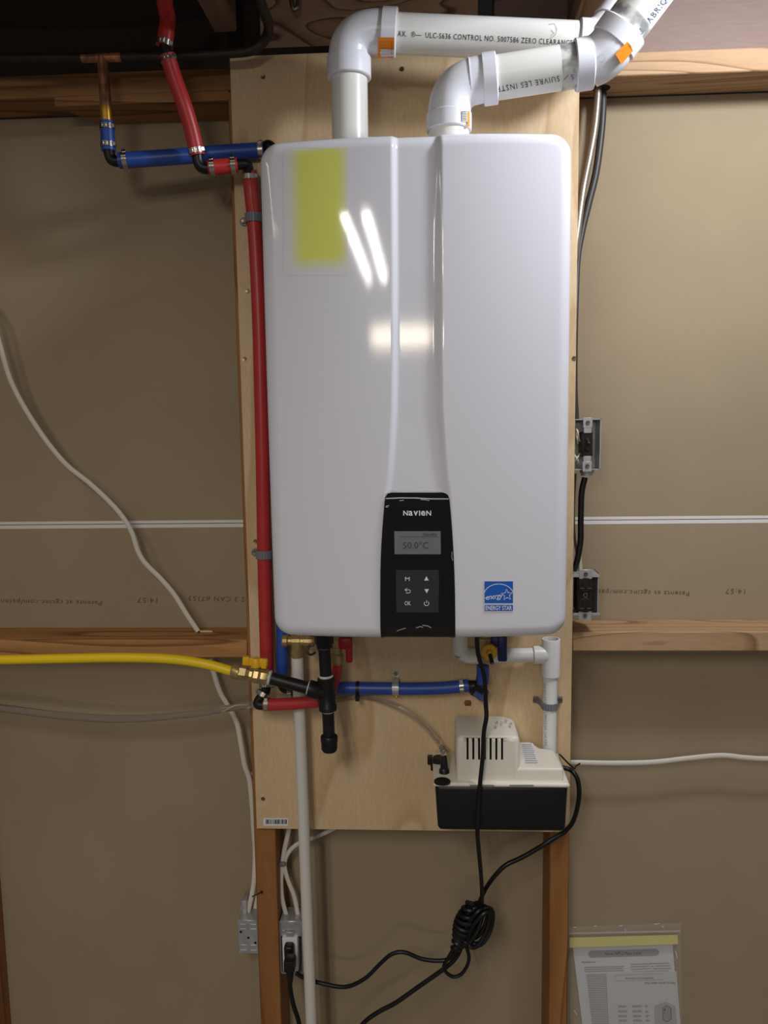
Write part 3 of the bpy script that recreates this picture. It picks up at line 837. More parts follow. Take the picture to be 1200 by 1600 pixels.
clamp(b2, at(721, 1072, YB), q[-1]-q[-2], .0123); clamp(b2, at(453, 1079, YB+.001), Vector((1, 0, 0)), .0108)
b = B(); b.sweep(P(YB, (727, 1071.5), (742, 1072), (751, 1068, -.03), (754, 1055, -.034)), .0112, 16, True, None, 5); b.lathe(at(737, 1073, YB), Vector((1, 0, -.55)), [(0, .011), (.004, .0145), (.020, .0140), (.026, .009)], 14)
b.part('elbow', M_BPLAST, b2, 'black plastic elbow')
b = B(); b.sweep(P(-.034, (754, 1068), (754.5, 1040)), .0118, 18); b.part('tube', M_BLUEX, b2, 'short upright blue tube')
b = B(); b.sweep(P(-.034, (742, 1080), (754, 1089), (760, 1078)), [.007, .0085, .006], 12, True, None, 4); b.part('film_wrap', mat('blue_film', (62, 76, 140), .2, coat=.5, var=.4, vscale=120), b2, 'crinkled film around the elbow')

t = root('cable_tie', at(559, 1076, -.03), 'black cable tie around blue pipe left of the metal strap', 'cable tie')
ctp = at(559, 1075.3, YB); b = B(); b.lathe(ctp-Vector((.0032, 0, 0)), Vector((1, 0, 0)), [(0, .0124), (0, .0136), (.0064, .0136), (.0064, .0124)], 20, False); b.part('band', M_BPLAST, t)
b = B(); b.box(ctp.x-.004, ctp.x+.004, ctp.y-.016, ctp.y-.009, ctp.z-.021, ctp.z-.010, .001, 1); b.part('buckle', M_BPLAST, t)

t = root('metal_strap', at(618, 1075, 0), 'galvanised strap holding the blue pipe to the plywood', 'pipe strap')
sc_ = at(618, 1075.5, YB); b = B(); r = .0126
pts = [Vector((sc_.x, -.001, sc_.z+.026)), Vector((sc_.x, -.001, sc_.z+.0135))] + [Vector((sc_.x, YB-math.sin(a)*r, sc_.z+math.cos(a)*r)) for a in [k*PI/10 for k in range(11)]] + [Vector((sc_.x, -.001, sc_.z-.0135)), Vector((sc_.x, -.001, sc_.z-.026))]
for i in range(len(pts)-1):
    p, q_ = pts[i], pts[i+1]; tt = q_-p; nn = Vector((0, -abs(tt.z), 0))
    nn = Vector((0, tt.z, -tt.y)).normalized()*.0012; h = Vector((.0062, 0, 0)); b.hexa([p-h, p+h, p+h+nn, p-h+nn], [q_-h, q_+h, q_+h+nn, q_-h+nn])
b.part('saddle', M_GALV, t)
place('screw', ('screw', 1), screw_mesh, M_SCREW, t, Vector((sc_.x, -.0030, sc_.z+.021)), TOCAM, Vector((1, 0, 0)))
b = B(); b.lathe(Vector((sc_.x, -.001, sc_.z-.021)), TOCAM, [(0, .006), (.003, .006), (.004, .0045), (.003, .002)], 14); b.part('screw', M_BRASSY, t, 'brassy washer head screw')

# ================================================================== RELIEF VALVE AND DISCHARGE TUBE
YR = -.055
pw = at(464.5, 1040, YR)
t = root('relief_valve', at(465, 1005, YR), 'brass relief valve under the left corner of the heater', 'valve')
v0 = at(441, 1001, YR); v1 = at(492, 1001.5, YR); ax = v1-v0; ln = ax.length
b = B(); b.lathe(v0, ax, [(0, .0095), (.002, .0115), (.010, .0118), (.012, .0088), (.018, .0088), (.019, .0112), (.034, .0115), (.035, .0095), (.041, .0095), (.042, .0118), (.055, .0118), (ln, .0100)], 12); b.part('body', M_BRASS, t, None, True, 25)
b = B(); b.lathe(at(464, 1002, YR), at(464.4, 1030, YR)-at(464, 1002, YR), [(0, .011), (.016, .011), (.017, .0125), (.026, .0122), (.031, .0108)], 16); b.part('outlet', M_BRASS, t)
b = B(); b.sweep([at(484, 1008, YR-.01), at(480, 1018, YR-.013), at(486, 1023, YR-.015), at(493, 1019, YR-.015)], .0022, 8, True, .5, 5); b.part('lever', M_BPLAST, t, 'black lever')
b = B(); b.sweep([Vector((at(480, 1000, YR).x, YR, 1.2158)), at(480, 1001, YR)], .010, 14); b.part('neck', M_BRASS, t)
bt = at(464.6, 1027, YR); bb_ = at(486.5, 1600, YR); dd = (bb_-bt).normalized(); k = (bt.z-.002)/-dd.z
b = B(); b.sweep([bt, bt+dd*k], .0113, 20); b.thing('discharge_tube', M_PIPEW, (bt+dd*k), 'long white upright discharge tube dropping from the relief valve', 'pipe')

# hot outlet valve with red lever
YHV = -.075
t = root('hot_water_valve', at(525, 1010, YHV), 'brass valve with red lever behind the black gas pipe', 'valve')
xv = at(526, 1010, YHV); zv = at(526, 996, YHV).z
b = B(); b.lathe(Vector((xv.x, YHV, 1.2158)), Vector((0, 0, -1)), [(0, .010), (1.2158-zv-.006, .010), (1.2158-zv-.005, .0135), (1.2158-zv+.016, .0135), (1.2158-zv+.018, .0105), (1.2158-zv+.030, .0105), (1.2158-zv+.032, .0130), (1.2158-zv+.046, .0130), (1.2158-zv+.048, .009), (1.2158-zv+.058, .009)], 10); b.part('body', M_BRASS, t, None, True, 25)
b = B(); b.lathe(Vector((xv.x, YHV, zv-.006)), Vector((1, -.3, 0)), [(0, .007), (.016, .007), (.017, .005), (.020, .005)], 12); b.part('stem', M_BRASS, t)
h0 = at(540, 1005, YHV-.01); b = B()
b.obox(h0, Vector((1, 0, 0)), Vector((0, 1, 0)), Vector((0, 0, 1)), .0125, .006, .0108, .003, 2); hh = at(545.5, 1020, YHV-.01); b.obox(hh, Vector((1, 0, 0)), Vector((0, 1, 0)), Vector((0, 0, 1)), .0062, .005, .0185, .0035, 2); b.part('lever', M_REDH, t, 'red lever')
b = B(); b.sweep([Vector((xv.x, YHV, zv-.052)), Vector((xv.x-.001, YHV-.001, zv-.066)), at(516, 1084, -.080), at(505, 1095, -.084)], .0095, 14, True, None, 4); b.part('tail_tube', M_REDX, t, 'red tube end')

# ================================================================== GAS TRAIN
YG = -.150
gp = root('gas_pipe', at(510, 1075, YG), 'black iron gas pipe with tee and capped drip leg', 'pipe')
T0 = at(509.5, 1058, YG); T1 = at(512.5, 1110, YG); axv = (T1-T0).normalized()
u0 = at(506, 1003, YG)
b = B(); uu = at(507, 1012, YG); ul = 1.2158-uu.z; b.lathe(Vector((uu.x-.001, YG, 1.2158)), Vector((.001, 0, -ul)), [(0, .0110), (ul-.034, .0110), (ul-.033, .0165), (ul-.008, .0165), (ul-.006, .0142), (ul, .0142)], 8); b.part('union', M_IRON, gp, None, True, 25)
n0 = at(506.5, 1012, YG)
b = B(); b.sweep([n0, T0], .0107, 18); b.part('nipple', M_IRON, gp)


def ringpart(p, ax, r, wd, name='sealant_ring'):
    b = B(); ax = ax.normalized(); b.lathe(p-ax*wd/2, ax, [(0, r-.001), (wd*.3, r+.0008), (wd*.6, r+.0002), (wd, r-.001)], 18, True); return b.part(name, M_DOPE, gp, 'pale thread sealant')


ringpart(at(506.6, 1012, YG), axv, .0112, .004); ringpart(at(509.3, 1057.5, YG), axv, .0125, .006)
b = B(); Lt = (T1-T0).length; b.lathe(T0, axv, [(0, .0140), (.002, .0158), (.009, .0158), (.011, .0146), (Lt-.011, .0146), (Lt-.009, .0160), (Lt-.001, .0160), (Lt, .0145)], 20)
tc_ = at(511, 1083, YG); bl0 = at(482, 1075.5, YG)
b.lathe(tc_, bl0-tc_, [(0, .0140), (.012, .0140), (.014, .0155), ((bl0-tc_).length-.001, .0155), ((bl0-tc_).length, .0145)], 20); b.part('tee', M_IRON, gp)
ringpart(at(512.7, 1111, YG), axv, .0116, .004)
b = B(); b.sweep([T1, at(514.3, 1152, YG)], .0107, 18); b.part('nipple', M_IRON, gp, 'drip leg nipple')
cp0 = at(514.2, 1149, YG); cp1 = at(515, 1176, YG)
b = B(); lc = (cp1-cp0).length; b.lathe(cp0, cp1-cp0, [(0, .0140), (.002, .0155), (.010, .0155), (.012, .0147), (lc-.008, .0147), (lc-.003, .0120), (lc, .004)], 20); b.part('cap', M_IRON, gp, 'rounded iron cap')
g0 = at(420, 1058.5, YG); b = B(); b.sweep([at(486, 1076.5, YG), g0], .0112, 18); b.part('nipple', M_IRON, gp, 'level nipple')
ringpart(at(482, 1075.3, YG), bl0-tc_, .0122, .004); ringpart(at(421, 1058.8, YG), bl0-tc_, .0128, .006)

gv = root('gas_valve', at(400, 1055, YG), 'brass gas valve with yellow handle between yellow tube and black pipe', 'valve')
va0, va1 = at(420, 1058.5, YG), at(363, 1049, YG); ax = va1-va0; ln = ax.length
b = B(); b.lathe(va0, ax, [(0, .0125), (.003, .0140), (.013, .0140), (.014, .0128), (.018, .0150), (.026, .0150), (.029, .0115), (.034, .0115)], 8); b.part('body', M_BRASS, gv, None, True, 25)
b = B(); b.lathe(va0+ax.normalized()*.032, ax, [(0, .0095), (.004, .0105), (.005, .0095), (.008, .0105), (.009, .0125), (.021, .0125), (.0225, .0108)], 6); b.part('flare_nut', M_BRASS, gv, 'hex flare nut', True, 25)
b = B(); b.lathe(va0+ax.normalized()*.052, ax, [(0, .0108), (.002, .0128), (ln-.054, .0128), (ln-.050, .0105)], 14); b.part('tube_nut', M_BRASS, gv, 'tube nut')
s0 = va0+ax.normalized()*.022
b = B(); b.lathe(s0, Vector((0, -.1, 1)), [(0, .007), (.018, .007), (.019, .0045), (.026, .0045)], 12); b.part('stem', M_BRASS, gv)
hc = at(400.5, 1034, YG-.002); b = B()
axh = (at(416, 1036, YG)-at(380, 1033, YG)).normalized(); b.obox(hc, axh, Vector((0, 1, 0)), axh.cross(Vector((0, 1, 0))), .0205, .0045, .0072, .002, 2); b.lathe(hc+Vector((0, 0, -.009)), Vector((0, 0, 1)), [(0, .0085), (.014, .0085), (.016, .007)], 14); b.obox(at(385, 1032, YG-.002), axh, Vector((0, 1, 0)), axh.cross(Vector((0, 1, 0))), .0062, .0060, .0080, .002, 2); b.obox(at(413, 1037, YG-.002), axh, Vector((0, 1, 0)), axh.cross(Vector((0, 1, 0))), .0050, .0060, .0080, .002, 2)
b.part('handle', M_YELH, gv, 'yellow wing handle')
q = P(YG, (-160, 1034), (-60, 1032.5), (0, 1031), (100, 1029), (190, 1027.5), (270, 1030), (325, 1038.5), (366, 1050)); b = B(); b.sweep(q, .0086, 16, True, None, 8)
b.thing('gas_tube', M_YEL, at(190, 1036, YG), 'yellow flexible gas tube arriving from the left', 'tube')

# ================================================================== CONDENSATE PUMP
yf, yb = -.142, -.004
lz = at(780, 1224, yf).z; tzb = at(780, 1302, yf).z
txl = at(677, 1232, yf).x; txr = at(891, 1232, yf).x
pm = root('condensate_pump', ((txl+txr)/2, yb, tzb), 'condensate pump with cream cover on a black tank', 'pump')
b = B(); b.hexa([Vector((txl+.008, yf+.006, tzb)), Vector((txr-.006, yf+.006, tzb)), Vector((txr-.006, yb, tzb)), Vector((txl+.008, yb, tzb))],
                [Vector((txl+.003, yf+.002, lz-.006)), Vector((txr-.003, yf+.002, lz-.006)), Vector((txr-.003, yb, lz-.006)), Vector((txl+.003, yb, lz-.006))])
bmesh.ops.bevel(b.bm, geom=list(b.bm.edges), offset=.008, segments=3, affect='EDGES', profile=.5)
b.part('tank', M_TANK, pm, 'black plastic tank')
b = B(); b.box(txl, txr, yf, yb, lz-.0085, lz, .004, 2)
bmesh.ops.bevel(b.bm, geom=[e for e in b.bm.edges if abs((e.verts[0].co-e.verts[1].co).normalized().z) > .9], offset=.004, segments=2, affect='EDGES')
b.part('lid', M_PUMPW, pm, 'cream lid flange')


def prism(b, pts, z0, z1, inset=0.0, bev=.006):
    cx = sum(p[0] for p in pts)/len(pts); cy = sum(p[1] for p in pts)/len(pts)
    v0 = [b.bm.verts.new((x, y, z0)) for x, y in pts]; v1 = [b.bm.verts.new((x+(cx-x)*inset, y+(cy-y)*inset, z1)) for x, y in pts]
    n = len(pts); top = b.bm.faces.new(v1); b.bm.faces.new(v0[::-1])
    sides = [b.bm.faces.new((v0[i], v0[(i+1) % n], v1[(i+1) % n], v1[i])) for i in range(n)]
    es = list(top.edges)+[b.bm.edges.get((v0[i], v1[i])) for i in range(n)]
    bmesh.ops.bevel(b.bm, geom=es, offset=bev, segments=3, affect='EDGES', profile=.5)


yfc = yf+.010
mxl = at(713, 1222, yfc).x; mxr = at(813, 1215, yfc).x; mzt = at(760, 1151.5, yfc).z
ybt = yfc+.108
b = B(); prism(b, [(mxl, yfc), (mxr, yfc), (mxr, ybt-.018), (mxr-.020, ybt), (mxl, ybt)], lz-.001, mzt, .012, .009)
cov = b.part('motor_cover', M_PUMPW, pm, 'tall cream motor cover')
cx_ = []
cutb = B()
for i in range(7):
    xx = at(730.6+i*9.0, 1170, yfc).x; cutb.box(xx-.0018, xx+.0018, yfc-.01, yfc+.05, at(760, 1187, yfc).z, min(at(760, 1153.5, yfc).z, mzt-.0035))
cut = bpy.data.objects.new('cut', cutb.mesh('cut', M_HOLE, pm.location)); COL.objects.link(cut); cut.location = pm.location
md = cov.modifiers.new('slots', 'BOOLEAN'); md.operation = 'DIFFERENCE'; md.object = cut; md.solver = 'EXACT'
bpy.context.view_layer.update()
nm = bpy.data.meshes.new_from_object(cov.evaluated_get(bpy.context.evaluated_depsgraph_get()))
cov.modifiers.clear(); old = cov.data; cov.data = nm; bpy.data.objects.remove(cut); bpy.data.meshes.remove(old)
nm.materials.clear(); nm.materials.append(M_PUMPW); nm.materials.append(M_HOLE)
for p in nm.polygons:
    if abs(p.normal.y) > .985: p.use_smooth = False
    c_ = p.center+pm.location; p.material_index = 1 if (c_.y > yfc+.004 and c_.y < yfc+.0505 and c_.z < mzt-.001 and mxl+.01 < c_.x < mxr-.01 and c_.z > lz+.01) else 0
szt = at(850, 1201, yfc).z; sxr = at(881, 1215, yfc).x
xs_a = atz(772+0, 1157, szt).x; yst = atz(812, 1158, szt).y
ysr = atz(855, 1171, szt).y; xk0 = atz(831, 1158, szt).x; xk1 = atz(839, 1170, szt).x
b = B(); prism(b, [(mxr-.012, yfc+.0004), (sxr, yfc+.0004), (sxr-.003, ysr), (xk1, ysr), (xk0, min(yst, -.008)), (mxr-.012, min(yst, -.008))], lz-.001, szt, .01, .0045)
b.part('switch_cover', M_PUMPW, pm, 'low stepped cream cover')
zm = lambda z: (lambda px, py: atz(px, py, z))
b = B(); b.decal([(813, 833, 1161), (820, 844, 1194)], zm(szt), .0006, 2); pl2 = b.part('label', M_LABELW, pm, 'white printed label')
b = B()
for i in range(10):
    f = (i+.7)/10.6; l_ = 813+7*f; r_ = 833+11*f; b.decal([(l_+1.5, r_-1.5-random.random()*3, 1161+33*f), (l_+1.6, r_-1.5-random.random()*3, 1162.3+33*f)], zm(szt), .0012, 1)
b.part('label_print', M_SHEETL, pl2, None, False)
b = B()
for s_, x_, y_, h_ in (('NO. 554', 775, 1133, 4), ('115 V', 783, 1131, 3.5), ('CAT', 790, 1127, 4), ('60 Hz', 797, 1133, 4)):
    b.text(s_, x_, y_, h_, zm(mzt), 72, .6, .0006)
b.part('stamp_print', M_INK, pm, 'black stamped figures', False)
# row of two dark seams on the cover's foot
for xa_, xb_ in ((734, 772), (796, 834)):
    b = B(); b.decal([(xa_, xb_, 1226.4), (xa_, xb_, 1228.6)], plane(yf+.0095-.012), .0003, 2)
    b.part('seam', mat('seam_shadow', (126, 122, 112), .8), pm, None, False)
hc = atz(691, 1221, lz); b = B(); b.lathe(hc-Vector((0, 0, .001)), Vector((0, 0, 1)), [(0, .0152), (.002, .0150), (.003, .0135), (.0024, .0120)], 22); b.part('plug_cap', M_BPLAST, pm, 'round black plug in the lid')
hc2 = atz(686, 1190, lz); hc2.y = min(hc2.y, yb-.018)
b = B(); b.lathe(hc2-Vector((0, 0, .001)), Vector((0, 0, 1)), [(0, .0135), (.006, .0135), (.008, .0115), (.010, .0115)], 18); b.part('inlet_cap', M_BPLAST, pm, 'black cap behind the valve')
vv = atz(694, 1207, lz); b = B(); b.lathe(vv-Vector((0, 0, .001)), Vector((0, 0, 1)), [(0, .0098), (.007, .0092), (.010, .0070), (.014, .0072), (.020, .0062), (.030, .0055), (.033, .0046)], 18); b.part('check_valve', M_BPLAST, pm, 'black barbed check valve')
bx = at(668, 1188, -.012)
b = B(); b.box(txl-.010, txl+.004, -.016, -.0005, bx.z-.008, bx.z+.007, .0015, 1); b.box(txl-.004, txl+.006, -.030, -.0005, bx.z-.014, bx.z-.004, .0015, 1); b.part('mounting_ear', M_BPLAST, pm)
b = B(); b.box(txr-.006, txr+.004, -.016, -.0005, bx.z-.008, bx.z+.006, .0015, 1); b.part('mounting_ear', M_BPLAST, pm)

# clear condensate tube from the pump
vt = vv+Vector((0, 0, .030))
q = [vt+Vector((0, 0, .0036)), vt+Vector((-.003, .004, .014)), at(684, 1158, -.055), at(668, 1138, -.045), at(640, 1113, -.038), at(606, 1097, -.026), at(578, 1089, -.012), at(556, 1088, -.0075), at(520, 1094, -.0075), at(470, 1097, -.012), at(440, 1099, -.014), at(402, 1100, -.02), at(350, 1108, -.02), at(290, 1117, -.02), at(190, 1123.5, -.02), at(90, 1117.5, -.02), at(0, 1106, -.02), at(-120, 1094, -.02)]
b = B(); b.sweep(q, [.0056]*9+[.0062]*2+[.0066]*3+[.0076]*4, 14, True, None, 7)
b.thing('clear_tube', M_VINYL, at(190, 1130, -.02), 'clear vinyl tube arching from the pump and sagging away to the left', 'tube')

# ================================================================== PVC DRAIN
YP = -.028
dp = root('drain_pipe', at(859, 1100, YP), 'white drain pipe from heater elbow through open tee into pump', 'pipe')
hz = at(720, 1000, YP-.012)
b = B(); b.lathe(Vector((hz.x-.001, YP-.012, 1.2232)), Vector((0, 0, -1)), [(0, .0150), (.010, .0150), (.011, .0128)], 20); b.part('collar', M_PVCD, dp)
el = [Vector((hz.x-.001, YP-.012, 1.218)), at(719, 1009, YP-.012), at(721, 1018, YP-.010), at(729, 1024, YP-.006), at(742, 1025, YP-.002), at(756, 1024.6, YP)]
b = B(); b.sweep(el, .0150, 20, True, None, 5); b.part('elbow', M_PVCD, dp)
b = B(); b.sweep(P(YP, (748, 1024.8), (838, 1023.2)), .0134, 20); b.part('pipe', M_PVCD, dp, 'level white pipe')
tz0 = at(860.5, 1057, YP); tz1 = at(861, 998, YP); ty = tz1-tz0; lt = ty.length
b = B(); b.lathe(tz0, ty, [(0, .0155), (.002, .0172), (lt-.001, .0172), (lt, .0165), (lt, .0142), (lt-.02, .0138)], 24, False)
th = at(833, 1023.3, YP); b.lathe(th, at(860, 1022.8, YP)-th, [(0, .0160), (.001, .0172), (.020, .0172), (.030, .0160)], 22); b.part('tee', M_PVCD, dp, 'white open topped tee')
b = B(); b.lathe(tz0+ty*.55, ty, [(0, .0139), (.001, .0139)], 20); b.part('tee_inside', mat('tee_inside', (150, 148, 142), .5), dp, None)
pzt_ = at(860, 1062, YP); pe = Vector((pzt_.x-.001, YP, lz+.002))
b = B(); b.sweep([pzt_+Vector((0, 0, .01)), pe], .0134, 20); b.part('pipe', M_PVCD, dp, 'upright white pipe with print')
cmd = cylmap(pzt_, pe, .0134)
b = B(); b.text('IPEX PVC 3/4 SCH40 DRAIN 3/4 NSF PW', 852.2, 1116, 3.6, cmd, 91, .78, .0004, fit=98); b.part('pipe_print', M_SHEETL, dp, 'grey print up the pipe', False)
sp = at(858.5, 1102, 0)
t = root('pipe_strap', sp, 'grey two eared strap around white drain pipe above the pump', 'pipe strap')
pc = at(859, 1102, YP); b = B(); r = .0140
arc = [Vector((pc.x+math.cos(a)*r, pc.y+math.sin(a)*r, pc.z)) for a in [PI+k*PI/10 for k in range(11)]]
pts = [Vector((pc.x-.028, -.0012, pc.z+.002)), Vector((pc.x-.019, -.0012, pc.z+.001)), Vector((pc.x-.0145, -.012, pc.z))]+arc+[Vector((pc.x+.0145, -.012, pc.z)), Vector((pc.x+.019, -.0012, pc.z+.001)), Vector((pc.x+.028, -.0012, pc.z+.002))]
for i in range(len(pts)-1):
    p, q_ = pts[i], pts[i+1]; tt = q_-p; nn = Vector((tt.y, -tt.x, 0)).normalized()*.0018; h = Vector((0, 0, .0065)); b.hexa([p-h, q_-h, q_-h+nn, p-h+nn], [p+h, q_+h, q_+h+nn, p+h+nn])
b.part('saddle', M_GREYP, t)
for sg in (-1, 1): place('screw', ('screw', 1), screw_mesh, M_STEEL, t, Vector((pc.x+sg*.0245, -.0036, pc.z+.001)), TOCAM, Vector((1, 0, 0)))

# cold inlet valve with blue lever
YK = -.062
t = root('cold_water_valve', at(760, 1018, YK), 'brass valve with round yellow cap and navy blue lever', 'valve')
xv = at(757, 1020, YK)
b = B(); zv = 1.2158-at(757, 1000, YK).z; b.lathe(Vector((xv.x, YK, 1.2158)), Vector((0, 0, -1)), [(0, .0105), (zv-.006, .0105), (zv-.005, .0165), (zv+.022, .0165), (zv+.024, .0125), (zv+.030, .0125), (zv+.031, .0140), (zv+.040, .0140)], 10); b.part('body', M_BRASS, t, None, True, 25)
kc = at(764.5, 1019.5, YK-.03)
b = B(); b.lathe(Vector((kc.x, YK-.012, kc.z)), Vector((0, -1, 0)), [(0, .011), (.008, .011), (.009, .0150), (.017, .0150), (.019, .0140), (.0185, .0060), (.022, .0055), (.024, .0035)], 24); b.part('cap', M_BRASSY, t, 'round yellow brass cap')
b = B(); b.sweep([kc+Vector((.001, -.003, -.002)), at(769, 1037, YK-.045)], .0040, 10); b.part('drain_stub', M_BPLAST, t, 'black stub')
hb = at(785, 1014, YK-.015); b = B(); b.obox(hb, Vector((1, 0, 0)), Vector((0, 1, 0)), Vector((0, 0, 1)), .0085, .004, .0235, .003, 2)
b.obox(at(778, 1003, YK-.012), Vector((1, 0, 0)), Vector((0, 1, 0)), Vector((0, 0, 1)), .013, .004, .0100, .003, 2)
b.part('lever', M_BLUEH, t, 'navy blue lever')

# ================================================================== BLACK CORDS
RCO = .0042
cords = root('power_cord', at(745, 1440, -.06), 'black power cord of the heater hanging in front of the pump to a tied bundle', 'cord')
yc = yf-.010
q = [Vector((at(744, 1000, -.16).x, -.16, 1.2158)), at(746, 1012, -.16), at(750, 1032, -.16), at(757, 1060, -.155), at(759, 1100, -.15), at(760, 1120, yc), at(756, 1145, yc), at(754, 1185, yc), at(750, 1225, yc), at(747, 1267, yc), at(746, 1300, yc), at(747.5, 1322, yc+.01), at(751, 1360, -.12), at(753, 1395, -.09), at(751, 1420, -.06), at(738, 1440, -.05), at(722, 1468, -.045), at(706, 1494, -.042), at(690, 1501, -.042), at(660, 1498.5, -.042), at(632, 1488, -.042), at(612, 1491, -.042), at(594, 1506, -.042), at(570, 1529, -.042), at(540, 1542, -.036), at(505, 1537, -.030), at(476, 1528, -.030), at(462, 1520, -.030)]
b = B(); b.sweep(q, .0040, 10, True, None, 6); b.part('cord', M_CORD, cords)
# wrapped hank
b = B()
cxm = at(742, 1442, -.055); axl = (at(757, 1412, -.055)-at(727, 1474, -.055)).normalized(); axw = (at(760, 1450, -.055)-at(724, 1434, -.055)).normalized()
for k, (sc1, sc2, off, dy) in enumerate(((.040, .020, .012, .0), (.037, .017, .014, -.008), (.040, .014, .008, -.015), (.036, .018, .004, .007), (.038, .011, -.004, -.012), (.034, .013, -.010, -.004), (.036, .010, -.012, .006))):
    loop = [cxm+axw*(off+math.cos(a)*sc2)+axl*(math.sin(a)*sc1)+Vector((0, dy+.004*math.sin(a*2), 0)) for a in [j*2*PI/20 for j in range(21)]]
    b.sweep(loop, .0042, 8)
b.part('coiled_loops', M_CORD, cords, 'coiled loops of the cord')
b = B(); wa, wb = at(736, 1412, -.055), at(713, 1482, -.052); wn = (wb-wa).normalized(); wq = Vector((wn.z, 0, -wn.x)).normalized()
for k in range(10):
    f = k/9; c0 = wa.lerp(wb, f); rw = (.008, .012, .015, .0165, .017, .0165, .015, .0125, .010, .008)[k]
    loop = [c0+wq*(math.cos(a)*rw)+Vector((0, math.sin(a)*rw*.9, 0))+wn*(.0045*math.sin(a+k*.7)) for a in [j*2*PI/16 for j in range(17)]]
    b.sweep(loop, .0046, 8)
b.part('wrapping', M_CORD, cords, 'cord wound around the bundle')
b = B(); b.sweep(P(-.045, (722, 1466), (731, 1486), (732, 1503), (722, 1521), (708, 1526), (696, 1518), (694, 1508), (703, 1492), (718, 1465)), .0036, 8, True, None, 6); b.part('loose_loop', M_CORD, cords, 'small loose loop')
b = B(); pg = at(453, 1498, .018)
b.obox(at(453, 1505, -.03), Vector((1, 0, 0)), Vector((0, 1, 0)), Vector((0, 0, 1)), .011, .014, .0125, .004, 2); b.sweep([at(453, 1512, -.03), at(453, 1526, -.033), at(453.5, 1535, -.035)], [.009, .0072, .0050], 12); b.part('plug', M_BPLAST, cords, 'black moulded plug')

pc2 = root('power_cord', at(880, 1250, -.06), 'black power cord of the pump looping out behind its right end', 'cord')
q = [Vector((txr+.0052, -.020, at(880, 1199, -.02).z)), at(889, 1202, -.022), at(897, 1208, -.030), at(903, 1220, -.034), at(905, 1240, -.034), at(902, 1262, -.025), at(895, 1284, -.010), at(884, 1298, -.007), at(870, 1307, -.007), at(848, 1321, -.018), at(815, 1340, -.030), at(790, 1352, -.036), at(772, 1370, -.035), at(758, 1390, -.022), at(750, 1408, -.015), at(738, 1435, -.015), at(726, 1466, -.015), at(714, 1494, -.018), at(696, 1512, -.020), at(655, 1541, -.020), at(618, 1567, -.020), at(590, 1582, -.020), at(565, 1602, -.020), at(530, 1650, -.020), at(510, 1720, -.020)]
b = B(); b.sweep(q, .0045, 10, True, None, 6); b.part('cord', M_CORD, pc2)
b = B(); b.sweep([Vector((txr+.001, -.02, lz+.002)), at(896, 1200, -.02), at(900, 1197, .01), at(906, 1193, .03)], .0016, 6, True, None, 5); b.part('thin_wire', M_CORD, pc2, 'thin black wire')

# ================================================================== WHITE CABLES


def cable(name, pts, label, r=.0052, flat=.55, group='white cables'):
    b = B(); b.sweep(pts, r, 12, True, flat, 7)
    return b.thing(name, M_ROMEX, pts[len(pts)//2], label, 'cable', group)


YL = .060
cable('white_cable', [at(-60, 430, YL), at(-18, 480, YL), at(0, 540, YL), at(20, 602, YL), at(58, 668, YL), at(100, 722, YL), at(140, 755, YL), at(172, 785, YL), at(192, 808, YL), at(206, 832, YL), at(216, 862, YL), at(228, 881, YL), at(252, 905, YL), at(273, 930, YL), at(293, 962, YL), at(309.5, 986.5, .058)],
      'white flat cable hanging across the left bay into the wooden block')
cable('white_cable', [at(328, 1029, .062), at(334, 1052, .062), at(344, 1082, .06), at(357, 1104, .06), at(370, 1130, .06), at(376, 1160, .06), at(382, 1195, .062), at(390, 1220, .066), at(394, 1260, .07), at(396, 1295, .075), at(398.5, 1330, .08), at(397, 1375, .07), at(391, 1410, .06), at(383.5, 1440, .055)],
      'white flat cable dropping below the left block to the steel box')
cable('white_cable', [at(395, 1208, .081), at(390, 1219, .083), at(392, 1245, .088), at(396.5, 1290, .094), at(399.5, 1340, .097), at(399, 1400, .080), at(398, 1440, .062)],
      'second thinner white cable along the left stud into the steel box', .0045)
cable('white_cable', [Vector((sr[1]+.0005, .07, at(889, 1192, .07).z)), at(900, 1191.5, .07), at(960, 1192.5, .072), at(1020, 1191, .072), at(1075, 1185, .072), at(1127, 1180.5, .072), at(1165, 1184, .072), at(1205, 1185.5, .072), at(1290, 1180, .072)],
      'white flat cable crossing the right bay behind the pump', .0055)
cable('white_cable', [at(455, 1262, .06), at(451, 1297, .058), at(445, 1325, .056), at(441, 1352, .054), at(439, 1378, .052), at(441, 1405, .05), at(449, 1436, .048)],
      'left of two white cables dropping behind plywood to the outlet', .0048)
cable('white_cable', [at(540, 1285, .066), at(513, 1299, .064), at(487, 1310, .062), at(463, 1320, .060), at(449, 1335, .058), at(444.5, 1352, .054), at(450, 1376, .052), at(460, 1402, .05), at(466.5, 1436, .048)],
      'white cable curving out from behind the discharge tube to the outlet', .0046)
t = B(); cc = at(441.5, 1350, .047); t.obox(cc, Vector((1, 0, 0)), Vector((0, 1, 0)), Vector((0, 0, 1)), .0065, .003, .0045, .002, 2); t.obox(at(438, 1350, .05), Vector((1, 0, 0)), Vector((0, 1, 0)), Vector((0, 0, 1)), .008, .006, .003, .001, 1)
t.thing('cable_staple', M_GREYP, cc, 'small grey staple pinning two white cables to the stud', 'staple')
b = B(); hp0 = at(322, 986, .06); b.decal([(312, 331, 985), (313, 332, 988)], plane(YS), .0006, 2); b.part('torn_fibre', mat('pale_split', (210, 178, 128), .7), w, 'pale split wood beside the cable hole', False)

# ================================================================== ELECTRICAL BOXES


